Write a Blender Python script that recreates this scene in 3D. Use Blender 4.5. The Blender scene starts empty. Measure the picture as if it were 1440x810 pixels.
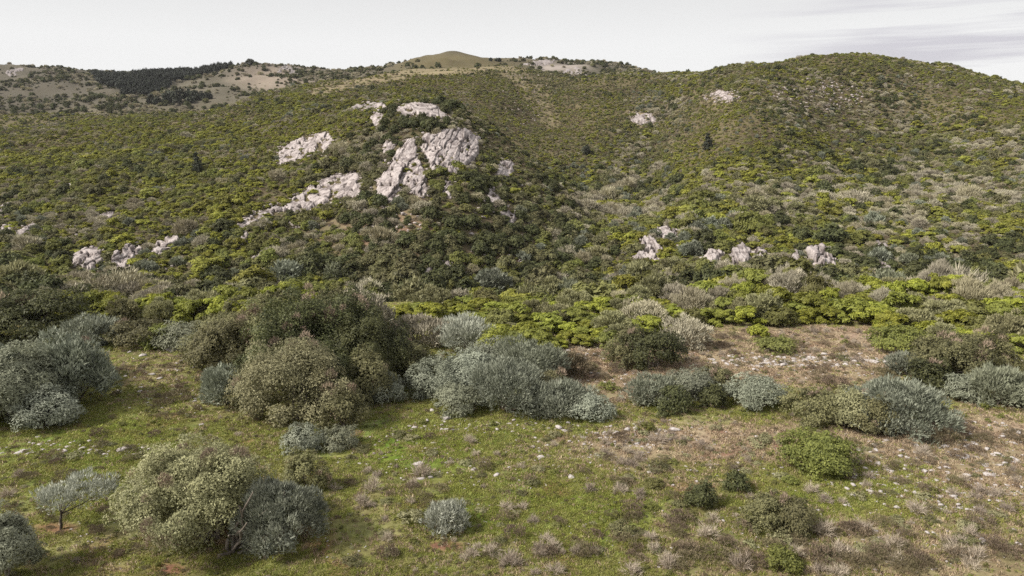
import bpy, math, random
import numpy as np
from mathutils import Vector, Matrix

# ----------------------------------------------------------------------------
# camera, world, sun, exposure
# ----------------------------------------------------------------------------
sc = bpy.context.scene
COL = sc.collection
CAM_H = 20.0
FPX = 1000.0                      # focal length in pixels of the 1440 wide photograph
PITCH = math.atan(215 / FPX)      # horizon lies at row 190

cam_d = bpy.data.cameras.new('camera')
cam_d.sensor_width = 36.0
cam_d.lens = 36.0 * FPX / 1440.0
cam_d.clip_start = 0.5
cam_d.clip_end = 20000
cam = bpy.data.objects.new('camera', cam_d)
COL.objects.link(cam)
cam.location = (0, 0, CAM_H)
cam.rotation_euler = (math.pi / 2 - PITCH, 0, 0)
sc.camera = cam

SUN_AZ = math.radians(-112)       # measured from +Y towards +X: from the left and a little behind the camera
SUN_EL = math.radians(41)
world = bpy.data.worlds.new('World')
sc.world = world
world.use_nodes = True
wn, wl = world.node_tree.nodes, world.node_tree.links
wn.clear()
w_out = wn.new('ShaderNodeOutputWorld')
w_bg = wn.new('ShaderNodeBackground')
w_bg.inputs['Strength'].default_value = 0.0615
w_sky = wn.new('ShaderNodeTexSky')
w_sky.sky_type = 'NISHITA'
w_sky.sun_disc = False
w_sky.sun_elevation = SUN_EL
w_sky.sun_rotation = SUN_AZ
w_geo = wn.new('ShaderNodeTexCoord')
w_sep = wn.new('ShaderNodeSeparateXYZ')
wl.new(w_geo.outputs['Generated'], w_sep.inputs[0])
# overcast sheet: brightest near the horizon, evenly grey above
w_ramp = wn.new('ShaderNodeValToRGB')
w_ramp.color_ramp.elements[0].position = 0.0
w_ramp.color_ramp.elements[0].color = (0.93, 0.93, 0.93, 1)
w_ramp.color_ramp.elements[1].position = 1.0
w_ramp.color_ramp.elements[1].color = (0.62, 0.63, 0.65, 1)
for pos, c in ((0.05, (0.93, 0.93, 0.925, 1)), (0.115, (0.915, 0.915, 0.91, 1)), (0.19, (0.79, 0.79, 0.785, 1)), (0.45, (0.72, 0.72, 0.725, 1))):
    e = w_ramp.color_ramp.elements.new(pos)
    e.color = c
wl.new(w_sep.outputs['Z'], w_ramp.inputs['Fac'])
# long thin cloud streaks low over the horizon
w_map = wn.new('ShaderNodeMapping')
w_map.inputs['Scale'].default_value = (2.2, 2.2, 46)
w_map.inputs['Location'].default_value = (3.1, 0.7, 0.4)
w_map.inputs['Rotation'].default_value = (0, 0.035, 0)
wl.new(w_geo.outputs['Generated'], w_map.inputs[0])
w_noi = wn.new('ShaderNodeTexNoise')
w_noi.inputs['Scale'].default_value = 1.0
w_noi.inputs['Detail'].default_value = 4
w_noi.inputs['Roughness'].default_value = 0.55
wl.new(w_map.outputs[0], w_noi.inputs['Vector'])
w_mr = wn.new('ShaderNodeMapRange')
w_mr.inputs['From Min'].default_value = 0.47
w_mr.inputs['From Max'].default_value = 0.62
wl.new(w_noi.outputs['Fac'], w_mr.inputs['Value'])
w_mx = wn.new('ShaderNodeMapRange')      # the broken edge of the sheet is on the right-hand side
w_mx.interpolation_type = 'SMOOTHSTEP'
w_mx.inputs['From Min'].default_value = 0.24
w_mx.inputs['From Max'].default_value = 0.46
wl.new(w_sep.outputs['X'], w_mx.inputs['Value'])
w_mz = wn.new('ShaderNodeMapRange')
w_mz.interpolation_type = 'SMOOTHSTEP'
w_mz.inputs['From Min'].default_value = 0.24
w_mz.inputs['From Max'].default_value = 0.13
wl.new(w_sep.outputs['Z'], w_mz.inputs['Value'])
w_m1 = wn.new('ShaderNodeMath'); w_m1.operation = 'MULTIPLY'
w_m2 = wn.new('ShaderNodeMath'); w_m2.operation = 'MULTIPLY'
w_m3 = wn.new('ShaderNodeMath'); w_m3.operation = 'MULTIPLY'; w_m3.inputs[1].default_value = 1.0
wl.new(w_mr.outputs[0], w_m1.inputs[0]); wl.new(w_mx.outputs[0], w_m1.inputs[1])
wl.new(w_m1.outputs[0], w_m2.inputs[0]); wl.new(w_mz.outputs[0], w_m2.inputs[1])
wl.new(w_m2.outputs[0], w_m3.inputs[0])
w_str = wn.new('ShaderNodeMix'); w_str.data_type = 'RGBA'
w_str.inputs['B'].default_value = (0.66, 0.645, 0.69, 1)
wl.new(w_m3.outputs[0], w_str.inputs['Factor'])
wl.new(w_ramp.outputs['Color'], w_str.inputs['A'])
w_ten = wn.new('ShaderNodeVectorMath'); w_ten.operation = 'SCALE'
w_ten.inputs['Scale'].default_value = 10.0
wl.new(w_str.outputs['Result'], w_ten.inputs[0])
w_mix = wn.new('ShaderNodeMix'); w_mix.data_type = 'RGBA'
w_mix.inputs['Factor'].default_value = 0.97
wl.new(w_sky.outputs['Color'], w_mix.inputs['A'])
wl.new(w_ten.outputs[0], w_mix.inputs['B'])
wl.new(w_mix.outputs['Result'], w_bg.inputs['Color'])
wl.new(w_bg.outputs[0], w_out.inputs[0])

sun_d = bpy.data.lights.new('sun', 'SUN')
sun_d.energy = 3.7
sun_d.angle = math.radians(12)
sun_d.color = (1.0, 0.95, 0.87)
sun = bpy.data.objects.new('sun', sun_d)
COL.objects.link(sun)
_sd = Vector((math.sin(SUN_AZ) * math.cos(SUN_EL), math.cos(SUN_AZ) * math.cos(SUN_EL), math.sin(SUN_EL)))
sun.rotation_euler = (-_sd).to_track_quat('-Z', 'Y').to_euler()

sc.view_settings.view_transform = 'Standard'
sc.view_settings.look = 'None'
sc.view_settings.exposure = 0.7
sc.view_settings.gamma = 1.0
sc.cycles.max_bounces = 5
sc.cycles.diffuse_bounces = 2
sc.cycles.transmission_bounces = 2
sc.cycles.glossy_bounces = 2
sc.cycles.volume_bounces = 0
sc.cycles.use_denoising = False

rng = np.random.default_rng(11)

# ----------------------------------------------------------------------------
# noise and pixel geometry
# ----------------------------------------------------------------------------
def _hash(ix, iy, iz, seed):
    h = (ix.astype(np.uint32) * np.uint32(374761393) + iy.astype(np.uint32) * np.uint32(668265263)
         + iz.astype(np.uint32) * np.uint32(2147483647 & 1274126177) + np.uint32(seed * 2654435 % 4294967295))
    h = (h ^ (h >> np.uint32(13))) * np.uint32(1274126177)
    h = (h ^ (h >> np.uint32(16))) * np.uint32(2246822519)
    return (h ^ (h >> np.uint32(15))).astype(np.float64) / 4294967295.0

def vnoise(x, y, z=None, seed=0):
    """value noise in [-1, 1]"""
    x = np.asarray(x, float); y = np.asarray(y, float)
    z = np.zeros_like(x) if z is None else np.asarray(z, float)
    ix = np.floor(x).astype(np.int64); iy = np.floor(y).astype(np.int64); iz = np.floor(z).astype(np.int64)
    fx = x - ix; fy = y - iy; fz = z - iz
    fx = fx * fx * fx * (fx * (fx * 6 - 15) + 10); fy = fy * fy * fy * (fy * (fy * 6 - 15) + 10); fz = fz * fz * (3 - 2 * fz)
    r = 0
    for a in (0, 1):
        wx = fx if a else 1 - fx
        for b in (0, 1):
            wy = fy if b else 1 - fy
            for c in (0, 1):
                wz = fz if c else 1 - fz
                r = r + wx * wy * wz * _hash(ix + a, iy + b, iz + c, seed)
    return r * 2 - 1

def fbm(x, y, z=None, octaves=4, seed=0, gain=0.5):
    s = 0; a = 1.0; n = 0
    for k in range(octaves):
        s = s + a * vnoise(x * 2 ** k + 17.3 * k, y * 2 ** k - 9.1 * k, None if z is None else z * 2 ** k, seed + k)
        n += a; a *= gain
    return s / n * 1.6

def sstep(a, b, x):
    t = np.clip((x - a) / (b - a), 0, 1)
    return t * t * (3 - 2 * t)

cp, sp = math.cos(PITCH), math.sin(PITCH)
def pix_to_ray(px, py):
    """azimuth and slope of the sight line through a pixel of the photograph"""
    dx = (np.asarray(px, float) - 720) / FPX; dy = (405 - np.asarray(py, float)) / FPX
    X = dx; Y = cp + dy * sp; Z = -sp + dy * cp
    return np.arctan2(X, Y), Z / np.hypot(X, Y)

def world_to_pix(x, y, z):
    zc = z - CAM_H
    depth = y * cp - zc * sp
    up = y * sp + zc * cp
    depth = np.maximum(depth, 1e-3)
    return 720 + FPX * x / depth, 405 - FPX * up / depth

# ----------------------------------------------------------------------------
# the terrain: height profiles along sight lines, joined by a thin-plate spline
# ----------------------------------------------------------------------------
def base_slope(r, th=0.0):
    return (-20.0 - 0.06 * (r * np.cos(th) - 30.0)) / r      # the meadow shelf, falling gently away

PROFILES = {
    -500: [(400, 150), (330, 190), (250, 270), (205, 400), (190, 520), (190, 700), (140, 900), (110, 1150), (150, 1600)],
    0:   [(412, 150), (345, 188), (285, 240), (226, 340), (185, 480), (188, 580), (140, 800), (92, 1120), (125, 1500)],
    150: [(420, 150), (340, 190), (265, 250), (208, 350), (170, 500), (174, 620), (138, 780), (104, 1120), (130, 1500)],
    300: [(425, 150), (350, 180), (280, 225), (214, 310), (158, 520), (162, 640), (130, 800), (100, 1080), (125, 1400)],
    360: [(426, 150), (340, 182), (270, 220), (203, 310), (142, 540), (147, 650), (120, 850), (89, 1060), (118, 1350)],
    430: [(428, 150), (330, 190), (265, 224), (200, 290), (160, 370), (123, 560), (130, 680), (101, 1000), (125, 1350)],
    520: [(430, 150), (325, 180), (262, 206), (200, 248), (146, 294), (158, 345), (128, 460), (109, 620), (112, 740), (99, 960), (125, 1300)],
    590: [(432, 148), (325, 175), (270, 197), (190, 238), (138, 288), (158, 348), (118, 510), (100, 650), (100, 780), (83, 960), (115, 1250)],
    640: [(433, 148), (330, 176), (270, 198), (190, 241), (152, 284), (180, 345), (122, 500), (96, 650), (97, 780), (74, 960), (112, 1250)],
    700: [(434, 150), (335, 182), (275, 208), (212, 252), (186, 278), (220, 340), (146, 475), (95, 645), (104, 770), (85, 980), (112, 1300)],
    770: [(436, 150), (345, 191), (285, 226), (243, 260), (286, 322), (228, 385), (162, 490), (101, 640), (110, 770), (85, 1000), (112, 1300)],
    850: [(436, 150), (352, 193), (308, 232), (287, 258), (306, 290), (256, 360), (182, 450), (110, 590), (118, 720), (88, 1000), (115, 1300)],
    930: [(432, 150), (360, 180), (318, 220), (284, 290), (234, 388), (162, 480), (107, 570), (116, 700), (104, 1000), (125, 1300)],
    1000: [(428, 150), (368, 176), (308, 220), (246, 272), (182, 348), (131, 432), (101, 530), (115, 660), (125, 1000), (150, 1400)],
    1100: [(420, 150), (370, 172), (305, 220), (238, 276), (162, 350), (117, 425), (89, 510), (108, 640), (140, 1000), (160, 1400)],
    1190: [(412, 150), (366, 172), (300, 226), (250, 292), (206, 372), (166, 412), (115, 445), (81, 500), (102, 640), (140, 1000), (160, 1400)],
    1300: [(405, 150), (362, 172), (298, 228), (264, 288), (230, 352), (182, 402), (130, 440), (95, 490), (116, 620), (150, 1000), (170, 1400)],
    1440: [(400, 150), (362, 170), (305, 222), (262, 270), (196, 345), (152, 410), (122, 475), (142, 600), (165, 1000), (180, 1400)],
    1940: [(400, 150), (360, 172), (310, 222), (265, 275), (230, 345), (205, 410), (185, 480), (190, 620), (190, 1000), (190, 1400)],
}
UT, UV = math.radians(5.0), 0.20
cu, cv, cw = [], [], []
def _ctrl(th, r, t):
    cu.append(th / UT); cv.append(math.log(r) / UV); cw.append(t - base_slope(r, th))
for px, prof in PROFILES.items():
    th0, _ = pix_to_ray(px, 400)
    k0 = 1 / math.cos(th0)                          # profiles are listed by forward distance
    for y in (10, 20, 32, 48, 66, 84):
        _ctrl(th0, y * k0, base_slope(y * k0, th0))
    edge = (98 + 13 * float(sstep(700, 1000, px))) * k0
    _ctrl(th0, edge, base_slope(edge, th0))
    _ctrl(th0, 127 * k0, base_slope(127 * k0, th0) - 0.04)        # the ravine behind the shelf
    for py, y in prof:
        th, t = pix_to_ray(px, py)
        _ctrl(th, y * k0, t)
    _ctrl(th0, 2600, -0.012); _ctrl(th0, 6500, -0.008)
cu = np.array(cu); cv = np.array(cv); cw = np.array(cw)
def _phi(d2):
    return 0.5 * d2 * np.log(d2 + 1e-9)
n = len(cu)
A = np.zeros((n + 3, n + 3))
A[:n, :n] = _phi((cu[:, None] - cu) ** 2 + (cv[:, None] - cv) ** 2) + np.eye(n) * 0.02
A[:n, n] = 1; A[:n, n + 1] = cu; A[:n, n + 2] = cv
A[n, :n] = 1; A[n + 1, :n] = cu; A[n + 2, :n] = cv
sol = np.linalg.solve(A, np.concatenate([cw, np.zeros(3)]))
def tps(u, v):
    out = np.empty(u.shape)
    uf, vf, of = u.ravel(), v.ravel(), out.ravel()
    for s in range(0, len(uf), 8000):
        a = uf[s:s + 8000]; b = vf[s:s + 8000]
        of[s:s + 8000] = _phi((a[:, None] - cu) ** 2 + (b[:, None] - cv) ** 2) @ sol[:n] + sol[n] + sol[n + 1] * a + sol[n + 2] * b
    return of.reshape(u.shape)

NT, NR = 640, 500
TH = np.linspace(math.radians(-58), math.radians(58), NT)
LR = np.linspace(math.log(9.0), math.log(1700.0), NR)
RR = np.exp(LR)
# spline on a coarse grid, then Catmull-Rom up to the mesh grid
ct = np.linspace(TH[0], TH[-1], 150); cl = np.linspace(LR[0], LR[-1], 170)
G = tps(np.clip(ct, -math.radians(50), math.radians(51))[:, None] / UT + 0 * cl[None, :], 0 * ct[:, None] + cl[None, :] / UV)
def cubic(arr, src, dst, axis):
    arr = np.moveaxis(arr, axis, 0)
    f = (dst - src[0]) / (src[1] - src[0])
    i = np.clip(np.floor(f).astype(int), 0, len(src) - 2); t = (f - i)[:, None]
    g = lambda k: arr[np.clip(i + k, 0, len(src) - 1)]
    p0, p1, p2, p3 = g(-1), g(0), g(1), g(2)
    o = p1 + 0.5 * t * (p2 - p0 + t * (2 * p0 - 5 * p1 + 4 * p2 - p3 + t * (3 * (p1 - p2) + p3 - p0)))
    return np.moveaxis(o, 0, axis)
T = cubic(cubic(G, ct, TH, 0), cl, LR, 1) + base_slope(RR[None, :], np.clip(TH, -0.9, 0.9)[:, None])
GX = RR[None, :] * np.sin(TH)[:, None]; GY = RR[None, :] * np.cos(TH)[:, None]
far_w = sstep(120, 300, RR)[None, :]
relief = (fbm(GX / 9, GY / 9, octaves=3, seed=3) * 0.22 * (1 - far_w) + fbm(GX / 45, GY / 45, octaves=4, seed=5) * far_w * (1.4 + RR[None, :] * 0.0026)
          + fbm(GX / 2.2, GY / 2.2, octaves=2, seed=8) * 0.07 * (1 - far_w) * sstep(4000, 20, RR)[None, :])
T = T + relief / RR[None, :]
GZ = CAM_H + T * RR[None, :]
TMAX = np.maximum.accumulate(T, axis=1)

def _grid_w(th):
    f = np.clip((th - TH[0]) / (TH[1] - TH[0]), 0, NT - 1.001)
    i = f.astype(int)
    return i, f - i
def ground(th, r):
    """terrain height at azimuth and distance"""
    th = np.asarray(th, float); r = np.asarray(r, float)
    i, a = _grid_w(th)
    f = np.clip((np.log(r) - LR[0]) / (LR[1] - LR[0]), 0, NR - 1.001); j = f.astype(int); b = f - j
    return (GZ[i, j] * (1 - a) * (1 - b) + GZ[i + 1, j] * a * (1 - b) + GZ[i, j + 1] * (1 - a) * b + GZ[i + 1, j + 1] * a * b)
def ground_xy(x, y):
    return ground(np.arctan2(x, y), np.hypot(x, y))
def hidden_slope(th, r):
    i, a = _grid_w(np.asarray(th, float))
    j = np.clip(((np.log(r) - LR[0]) / (LR[1] - LR[0])).astype(int) - 1, 0, NR - 1)
    return np.where(a < .5, TMAX[i, j], TMAX[np.minimum(i + 1, NT - 1), j])
def hit(px, py, rmin=12.0):
    """where the sight line through a pixel first meets the terrain: azimuth, distance"""
    th, t = pix_to_ray(np.atleast_1d(px), np.atleast_1d(py))
    out = np.empty(len(th))
    j0 = int((math.log(rmin) - LR[0]) / (LR[1] - LR[0]))
    for s in range(0, len(th), 4000):
        i, a = _grid_w(th[s:s + 4000])
        col = T[i] * (1 - a)[:, None] + T[i + 1] * a[:, None]
        ok = col >= t[s:s + 4000, None]
        ok[:, :j0] = False
        j = np.argmax(ok, axis=1)
        j = np.where(ok.any(axis=1), j, NR - 1)
        j = np.maximum(j, 1)
        k = np.arange(len(j))
        t1 = col[k, j]; t0 = col[k, j - 1]
        fr = np.clip((t[s:s + 4000] - t0) / np.where(np.abs(t1 - t0) < 1e-9, 1e-9, t1 - t0), 0, 1)
        out[s:s + 4000] = np.exp(LR[j - 1] + fr * (LR[1] - LR[0]))
    return th, out
def place(px, py, rmin=12.0):
    th, r = hit(px, py, rmin)
    th, r = float(th[0]), float(r[0])
    return r * math.sin(th), r * math.cos(th), float(ground(th, r)), r, th

def ell(px, py, cx, cy, rx, ry, soft=0.5):
    d = np.sqrt(((px - cx) / rx) ** 2 + ((py - cy) / ry) ** 2)
    return 1 - sstep(1 - soft, 1 + soft, d)

# ----------------------------------------------------------------------------
# object helpers
# ----------------------------------------------------------------------------
def make_mesh(name, verts, faces, mats=(), attrs=None, smooth=False, colors=None):
    verts = np.asarray(verts, np.float32); faces = np.asarray(faces, np.int32)
    k = faces.shape[1]
    me = bpy.data.meshes.new(name)
    me.vertices.add(len(verts)); me.vertices.foreach_set('co', verts.ravel())
    me.loops.add(faces.size); me.loops.foreach_set('vertex_index', faces.ravel())
    me.polygons.add(len(faces)); me.polygons.foreach_set('loop_start', np.arange(0, faces.size, k, dtype=np.int32))
    if smooth:
        me.polygons.foreach_set('use_smooth', np.ones(len(faces), bool))
    for m in mats:
        me.materials.append(m)
    for an, av in (attrs or {}).items():
        a = me.attributes.new(an, 'FLOAT', 'POINT'); a.data.foreach_set('value', np.asarray(av, np.float32))
    for an, av in (colors or {}).items():
        a = me.attributes.new(an, 'FLOAT_COLOR', 'POINT')
        c = np.ones((len(verts), 4), np.float32); c[:, :3] = av
        a.data.foreach_set('color', c.ravel())
    me.update(calc_edges=True)
    return me
def link(name, data, parent=None, loc=(0, 0, 0), rotz=0.0, scale=(1, 1, 1)):
    o = bpy.data.objects.new(name, data)
    COL.objects.link(o)
    o.location = loc; o.rotation_euler = (0, 0, rotz); o.scale = scale
    if parent:
        o.parent = parent
    return o
def tag(o, label=None, cat=None, group=None, kind=None):
    if label: o['label'] = label
    if cat: o['category'] = cat
    if group: o['group'] = group
    if kind: o['kind'] = kind
    return o
def copy_thing(root, loc, rotz, scale, label, group):
    r = root.copy(); COL.objects.link(r)
    r.location = loc; r.rotation_euler = (0, 0, rotz); r.scale = scale
    r['label'] = label; r['group'] = group
    for ch in root.children:
        c = ch.copy(); COL.objects.link(c); c.parent = r
    return r

# ----------------------------------------------------------------------------
# materials
# ----------------------------------------------------------------------------
def new_mat(name):
    m = bpy.data.materials.new(name); m.use_nodes = True
    nt = m.node_tree; nt.nodes.clear()
    out = nt.nodes.new('ShaderNodeOutputMaterial')
    return m, nt.nodes, nt.links, out
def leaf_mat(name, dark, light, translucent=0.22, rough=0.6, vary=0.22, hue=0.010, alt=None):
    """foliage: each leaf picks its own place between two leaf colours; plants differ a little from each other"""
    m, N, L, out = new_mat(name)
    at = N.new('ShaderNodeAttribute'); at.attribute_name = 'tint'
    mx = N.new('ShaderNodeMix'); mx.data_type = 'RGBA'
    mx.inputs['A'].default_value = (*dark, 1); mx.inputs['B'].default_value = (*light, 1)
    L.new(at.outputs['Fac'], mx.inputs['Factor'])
    oi = N.new('ShaderNodeObjectInfo')
    col = mx.outputs['Result']
    if alt:
        wn_ = N.new('ShaderNodeTexWhiteNoise'); wn_.noise_dimensions = '1D'
        L.new(oi.outputs['Random'], wn_.inputs['W'])
        mr0 = N.new('ShaderNodeMapRange'); mr0.inputs['From Min'].default_value = 0.35; mr0.inputs['To Max'].default_value = 0.8
        L.new(wn_.outputs['Value'], mr0.inputs['Value'])
        ma = N.new('ShaderNodeMix'); ma.data_type = 'RGBA'; ma.inputs['B'].default_value = (*alt, 1)
        L.new(mr0.outputs[0], ma.inputs['Factor']); L.new(col, ma.inputs['A'])
        col = ma.outputs['Result']
    hs = N.new('ShaderNodeHueSaturation')
    mr = N.new('ShaderNodeMapRange'); mr.inputs['To Min'].default_value = 1 - vary; mr.inputs['To Max'].default_value = 1 + vary
    L.new(oi.outputs['Random'], mr.inputs['Value'])
    mh = N.new('ShaderNodeMapRange'); mh.inputs['To Min'].default_value = 0.5 - hue; mh.inputs['To Max'].default_value = 0.5 + hue
    L.new(oi.outputs['Random'], mh.inputs['Value'])
    L.new(mr.outputs[0], hs.inputs['Value']); L.new(mh.outputs[0], hs.inputs['Hue'])
    L.new(col, hs.inputs['Color'])
    pb = N.new('ShaderNodeBsdfPrincipled')
    pb.inputs['Roughness'].default_value = rough
    pb.inputs['Specular IOR Level'].default_value = 0.25
    L.new(hs.outputs['Color'], pb.inputs['Base Color'])
    tr = N.new('ShaderNodeBsdfTranslucent'); L.new(hs.outputs['Color'], tr.inputs['Color'])
    ms = N.new('ShaderNodeMixShader'); ms.inputs['Fac'].default_value = translucent
    L.new(pb.outputs[0], ms.inputs[1]); L.new(tr.outputs[0], ms.inputs[2])
    L.new(ms.outputs[0], out.inputs['Surface'])
    return m

M = {}
M['bright'] = leaf_mat('yellow_green_leaves', (0.14, 0.155, 0.024), (0.43, 0.44, 0.068), 0.32, alt=(0.22, 0.235, 0.06))
M['mid'] = leaf_mat('green_leaves', (0.10, 0.112, 0.03), (0.27, 0.28, 0.072), 0.32, alt=(0.21, 0.195, 0.08))
M['dark'] = leaf_mat('dark_green_leaves', (0.040, 0.046, 0.020), (0.125, 0.132, 0.05), 0.2)
M['silver'] = leaf_mat('silver_leaves', (0.11, 0.122, 0.085), (0.375, 0.39, 0.30), 0.15, vary=0.2, alt=(0.21, 0.215, 0.135))
M['khaki'] = leaf_mat('khaki_leaves', (0.12, 0.118, 0.055), (0.395, 0.375, 0.205), 0.22, vary=0.08)
M['olive'] = leaf_mat('olive_leaves', (0.075, 0.074, 0.034), (0.23, 0.215, 0.10), 0.22)
M['twig'] = leaf_mat('bare_grey_twigs', (0.21, 0.19, 0.14), (0.53, 0.48, 0.36), 0.0, rough=0.85, alt=(0.35, 0.31, 0.19))
M['bright_hill'] = leaf_mat('hillside_yellow_green_leaves', (0.15, 0.155, 0.028), (0.43, 0.42, 0.075), 0.3, alt=(0.23, 0.23, 0.06))
M['pale_silver'] = leaf_mat('pale_silver_leaves', (0.20, 0.21, 0.16), (0.56, 0.57, 0.47), 0.15, vary=0.05)
M['deadwood'] = leaf_mat('dead_brown_twigs', (0.16, 0.12, 0.085), (0.44, 0.34, 0.25), 0.0, rough=0.85)
M['brown'] = leaf_mat('brown_heath', (0.11, 0.085, 0.06), (0.30, 0.23, 0.16), 0.15, rough=0.8, alt=(0.17, 0.155, 0.075))
M['pale'] = leaf_mat('dry_pale_stalks', (0.27, 0.22, 0.17), (0.52, 0.44, 0.35), 0.1, rough=0.85)
M['grass'] = leaf_mat('short_grass', (0.15, 0.175, 0.033), (0.365, 0.375, 0.09), 0.32, alt=(0.31, 0.265, 0.115))
M['straw'] = leaf_mat('dry_grass', (0.25, 0.185, 0.115), (0.52, 0.41, 0.28), 0.2, rough=0.8, alt=(0.25, 0.175, 0.12))
M['conifer'] = leaf_mat('dark_needles', (0.030, 0.036, 0.024), (0.075, 0.08, 0.05), 0.1)

def rock_mat(name, base, stain, scale=1.0, streak=False):
    m, N, L, out = new_mat(name)
    tc = N.new('ShaderNodeTexCoord')
    n1 = N.new('ShaderNodeTexNoise'); n1.inputs['Scale'].default_value = 0.35 * scale; n1.inputs['Detail'].default_value = 8; n1.inputs['Roughness'].default_value = 0.68
    L.new(tc.outputs['Object'], n1.inputs['Vector'])
    mr = N.new('ShaderNodeMapRange'); mr.inputs['From Min'].default_value = 0.47; mr.inputs['From Max'].default_value = 0.68
    L.new(n1.outputs['Fac'], mr.inputs['Value'])
    mx = N.new('ShaderNodeMix'); mx.data_type = 'RGBA'; mx.inputs['A'].default_value = (*base, 1); mx.inputs['B'].default_value = (*stain, 1)
    L.new(mr.outputs[0], mx.inputs['Factor'])
    n2 = N.new('ShaderNodeTexNoise'); n2.inputs['Scale'].default_value = 3.0 * scale; n2.inputs['Detail'].default_value = 6; n2.inputs['Roughness'].default_value = 0.7
    L.new(tc.outputs['Object'], n2.inputs['Vector'])
    mr2 = N.new('ShaderNodeMapRange'); mr2.inputs['From Min'].default_value = 0.3; mr2.inputs['From Max'].default_value = 0.7; mr2.inputs['To Min'].default_value = 0.72; mr2.inputs['To Max'].default_value = 1.15
    L.new(n2.outputs['Fac'], mr2.inputs['Value'])
    hs = N.new('ShaderNodeHueSaturation'); L.new(mx.outputs['Result'], hs.inputs['Color']); L.new(mr2.outputs[0], hs.inputs['Value'])
    if streak:       # lichen and water stains drawn out down the slabs
        mp = N.new('ShaderNodeMapping'); mp.inputs['Scale'].default_value = (1.1, 0.35, 0.28); mp.inputs['Rotation'].default_value = (0.2, 0.35, 0.2)
        L.new(tc.outputs['Object'], mp.inputs[0])
        n3 = N.new('ShaderNodeTexNoise'); n3.inputs['Scale'].default_value = 1.0; n3.inputs['Detail'].default_value = 7; n3.inputs['Roughness'].default_value = 0.7
        L.new(mp.outputs[0], n3.inputs['Vector'])
        m3 = N.new('ShaderNodeMapRange'); m3.inputs['From Min'].default_value = 0.50; m3.inputs['From Max'].default_value = 0.62; m3.inputs['To Max'].default_value = 0.85
        L.new(n3.outputs['Fac'], m3.inputs['Value'])
        mx3 = N.new('ShaderNodeMix'); mx3.data_type = 'RGBA'; mx3.inputs['B'].default_value = (*stain, 1)
        L.new(mx.outputs['Result'], mx3.inputs['A']); L.new(m3.outputs[0], mx3.inputs['Factor'])
        at = N.new('ShaderNodeAttribute'); at.attribute_name = 'seam'
        mx4 = N.new('ShaderNodeMix'); mx4.data_type = 'RGBA'; mx4.inputs['B'].default_value = (0.07, 0.055, 0.05, 1)
        L.new(mx3.outputs['Result'], mx4.inputs['A']); L.new(at.outputs['Fac'], mx4.inputs['Factor'])
        L.new(mx4.outputs['Result'], hs.inputs['Color'])
    bp = N.new('ShaderNodeBump'); bp.inputs['Strength'].default_value = 0.6; bp.inputs['Distance'].default_value = 0.25 / scale
    L.new(n2.outputs['Fac'], bp.inputs['Height'])
    pb = N.new('ShaderNodeBsdfPrincipled'); pb.inputs['Roughness'].default_value = 0.85; pb.inputs['Specular IOR Level'].default_value = 0.2
    L.new(hs.outputs['Color'], pb.inputs['Base Color']); L.new(bp.outputs[0], pb.inputs['Normal'])
    L.new(pb.outputs[0], out.inputs['Surface'])
    return m
M['rock'] = rock_mat('pale_granite', (0.46, 0.405, 0.385), (0.15, 0.12, 0.115), streak=True)
M['stone'] = rock_mat('pale_stone', (0.52, 0.475, 0.45), (0.24, 0.20, 0.18), 6.0)
M['rubble'] = rock_mat('rubble_rock', (0.42, 0.365, 0.345), (0.2, 0.165, 0.15), 1.5)
M['farrock'] = rock_mat('distant_rock', (0.30, 0.265, 0.255), (0.15, 0.125, 0.115), 0.25)

def bark_mat(name, a, b):
    m, N, L, out = new_mat(name)
    tc = N.new('ShaderNodeTexCoord')
    n1 = N.new('ShaderNodeTexNoise'); n1.inputs['Scale'].default_value = 9; n1.inputs['Detail'].default_value = 5
    L.new(tc.outputs['Object'], n1.inputs['Vector'])
    mx = N.new('ShaderNodeMix'); mx.data_type = 'RGBA'; mx.inputs['A'].default_value = (*a, 1); mx.inputs['B'].default_value = (*b, 1)
    L.new(n1.outputs['Fac'], mx.inputs['Factor'])
    pb = N.new('ShaderNodeBsdfPrincipled'); pb.inputs['Roughness'].default_value = 0.9
    bp = N.new('ShaderNodeBump'); bp.inputs['Strength'].default_value = 0.5; bp.inputs['Distance'].default_value = 0.03
    L.new(n1.outputs['Fac'], bp.inputs['Height']); L.new(bp.outputs[0], pb.inputs['Normal'])
    L.new(mx.outputs['Result'], pb.inputs['Base Color']); L.new(pb.outputs[0], out.inputs['Surface'])
    return m
M['bark'] = bark_mat('grey_brown_bark', (0.09, 0.07, 0.055), (0.26, 0.22, 0.18))
M['bark_dark'] = bark_mat('dark_bark', (0.03, 0.024, 0.02), (0.09, 0.07, 0.055))

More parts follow.
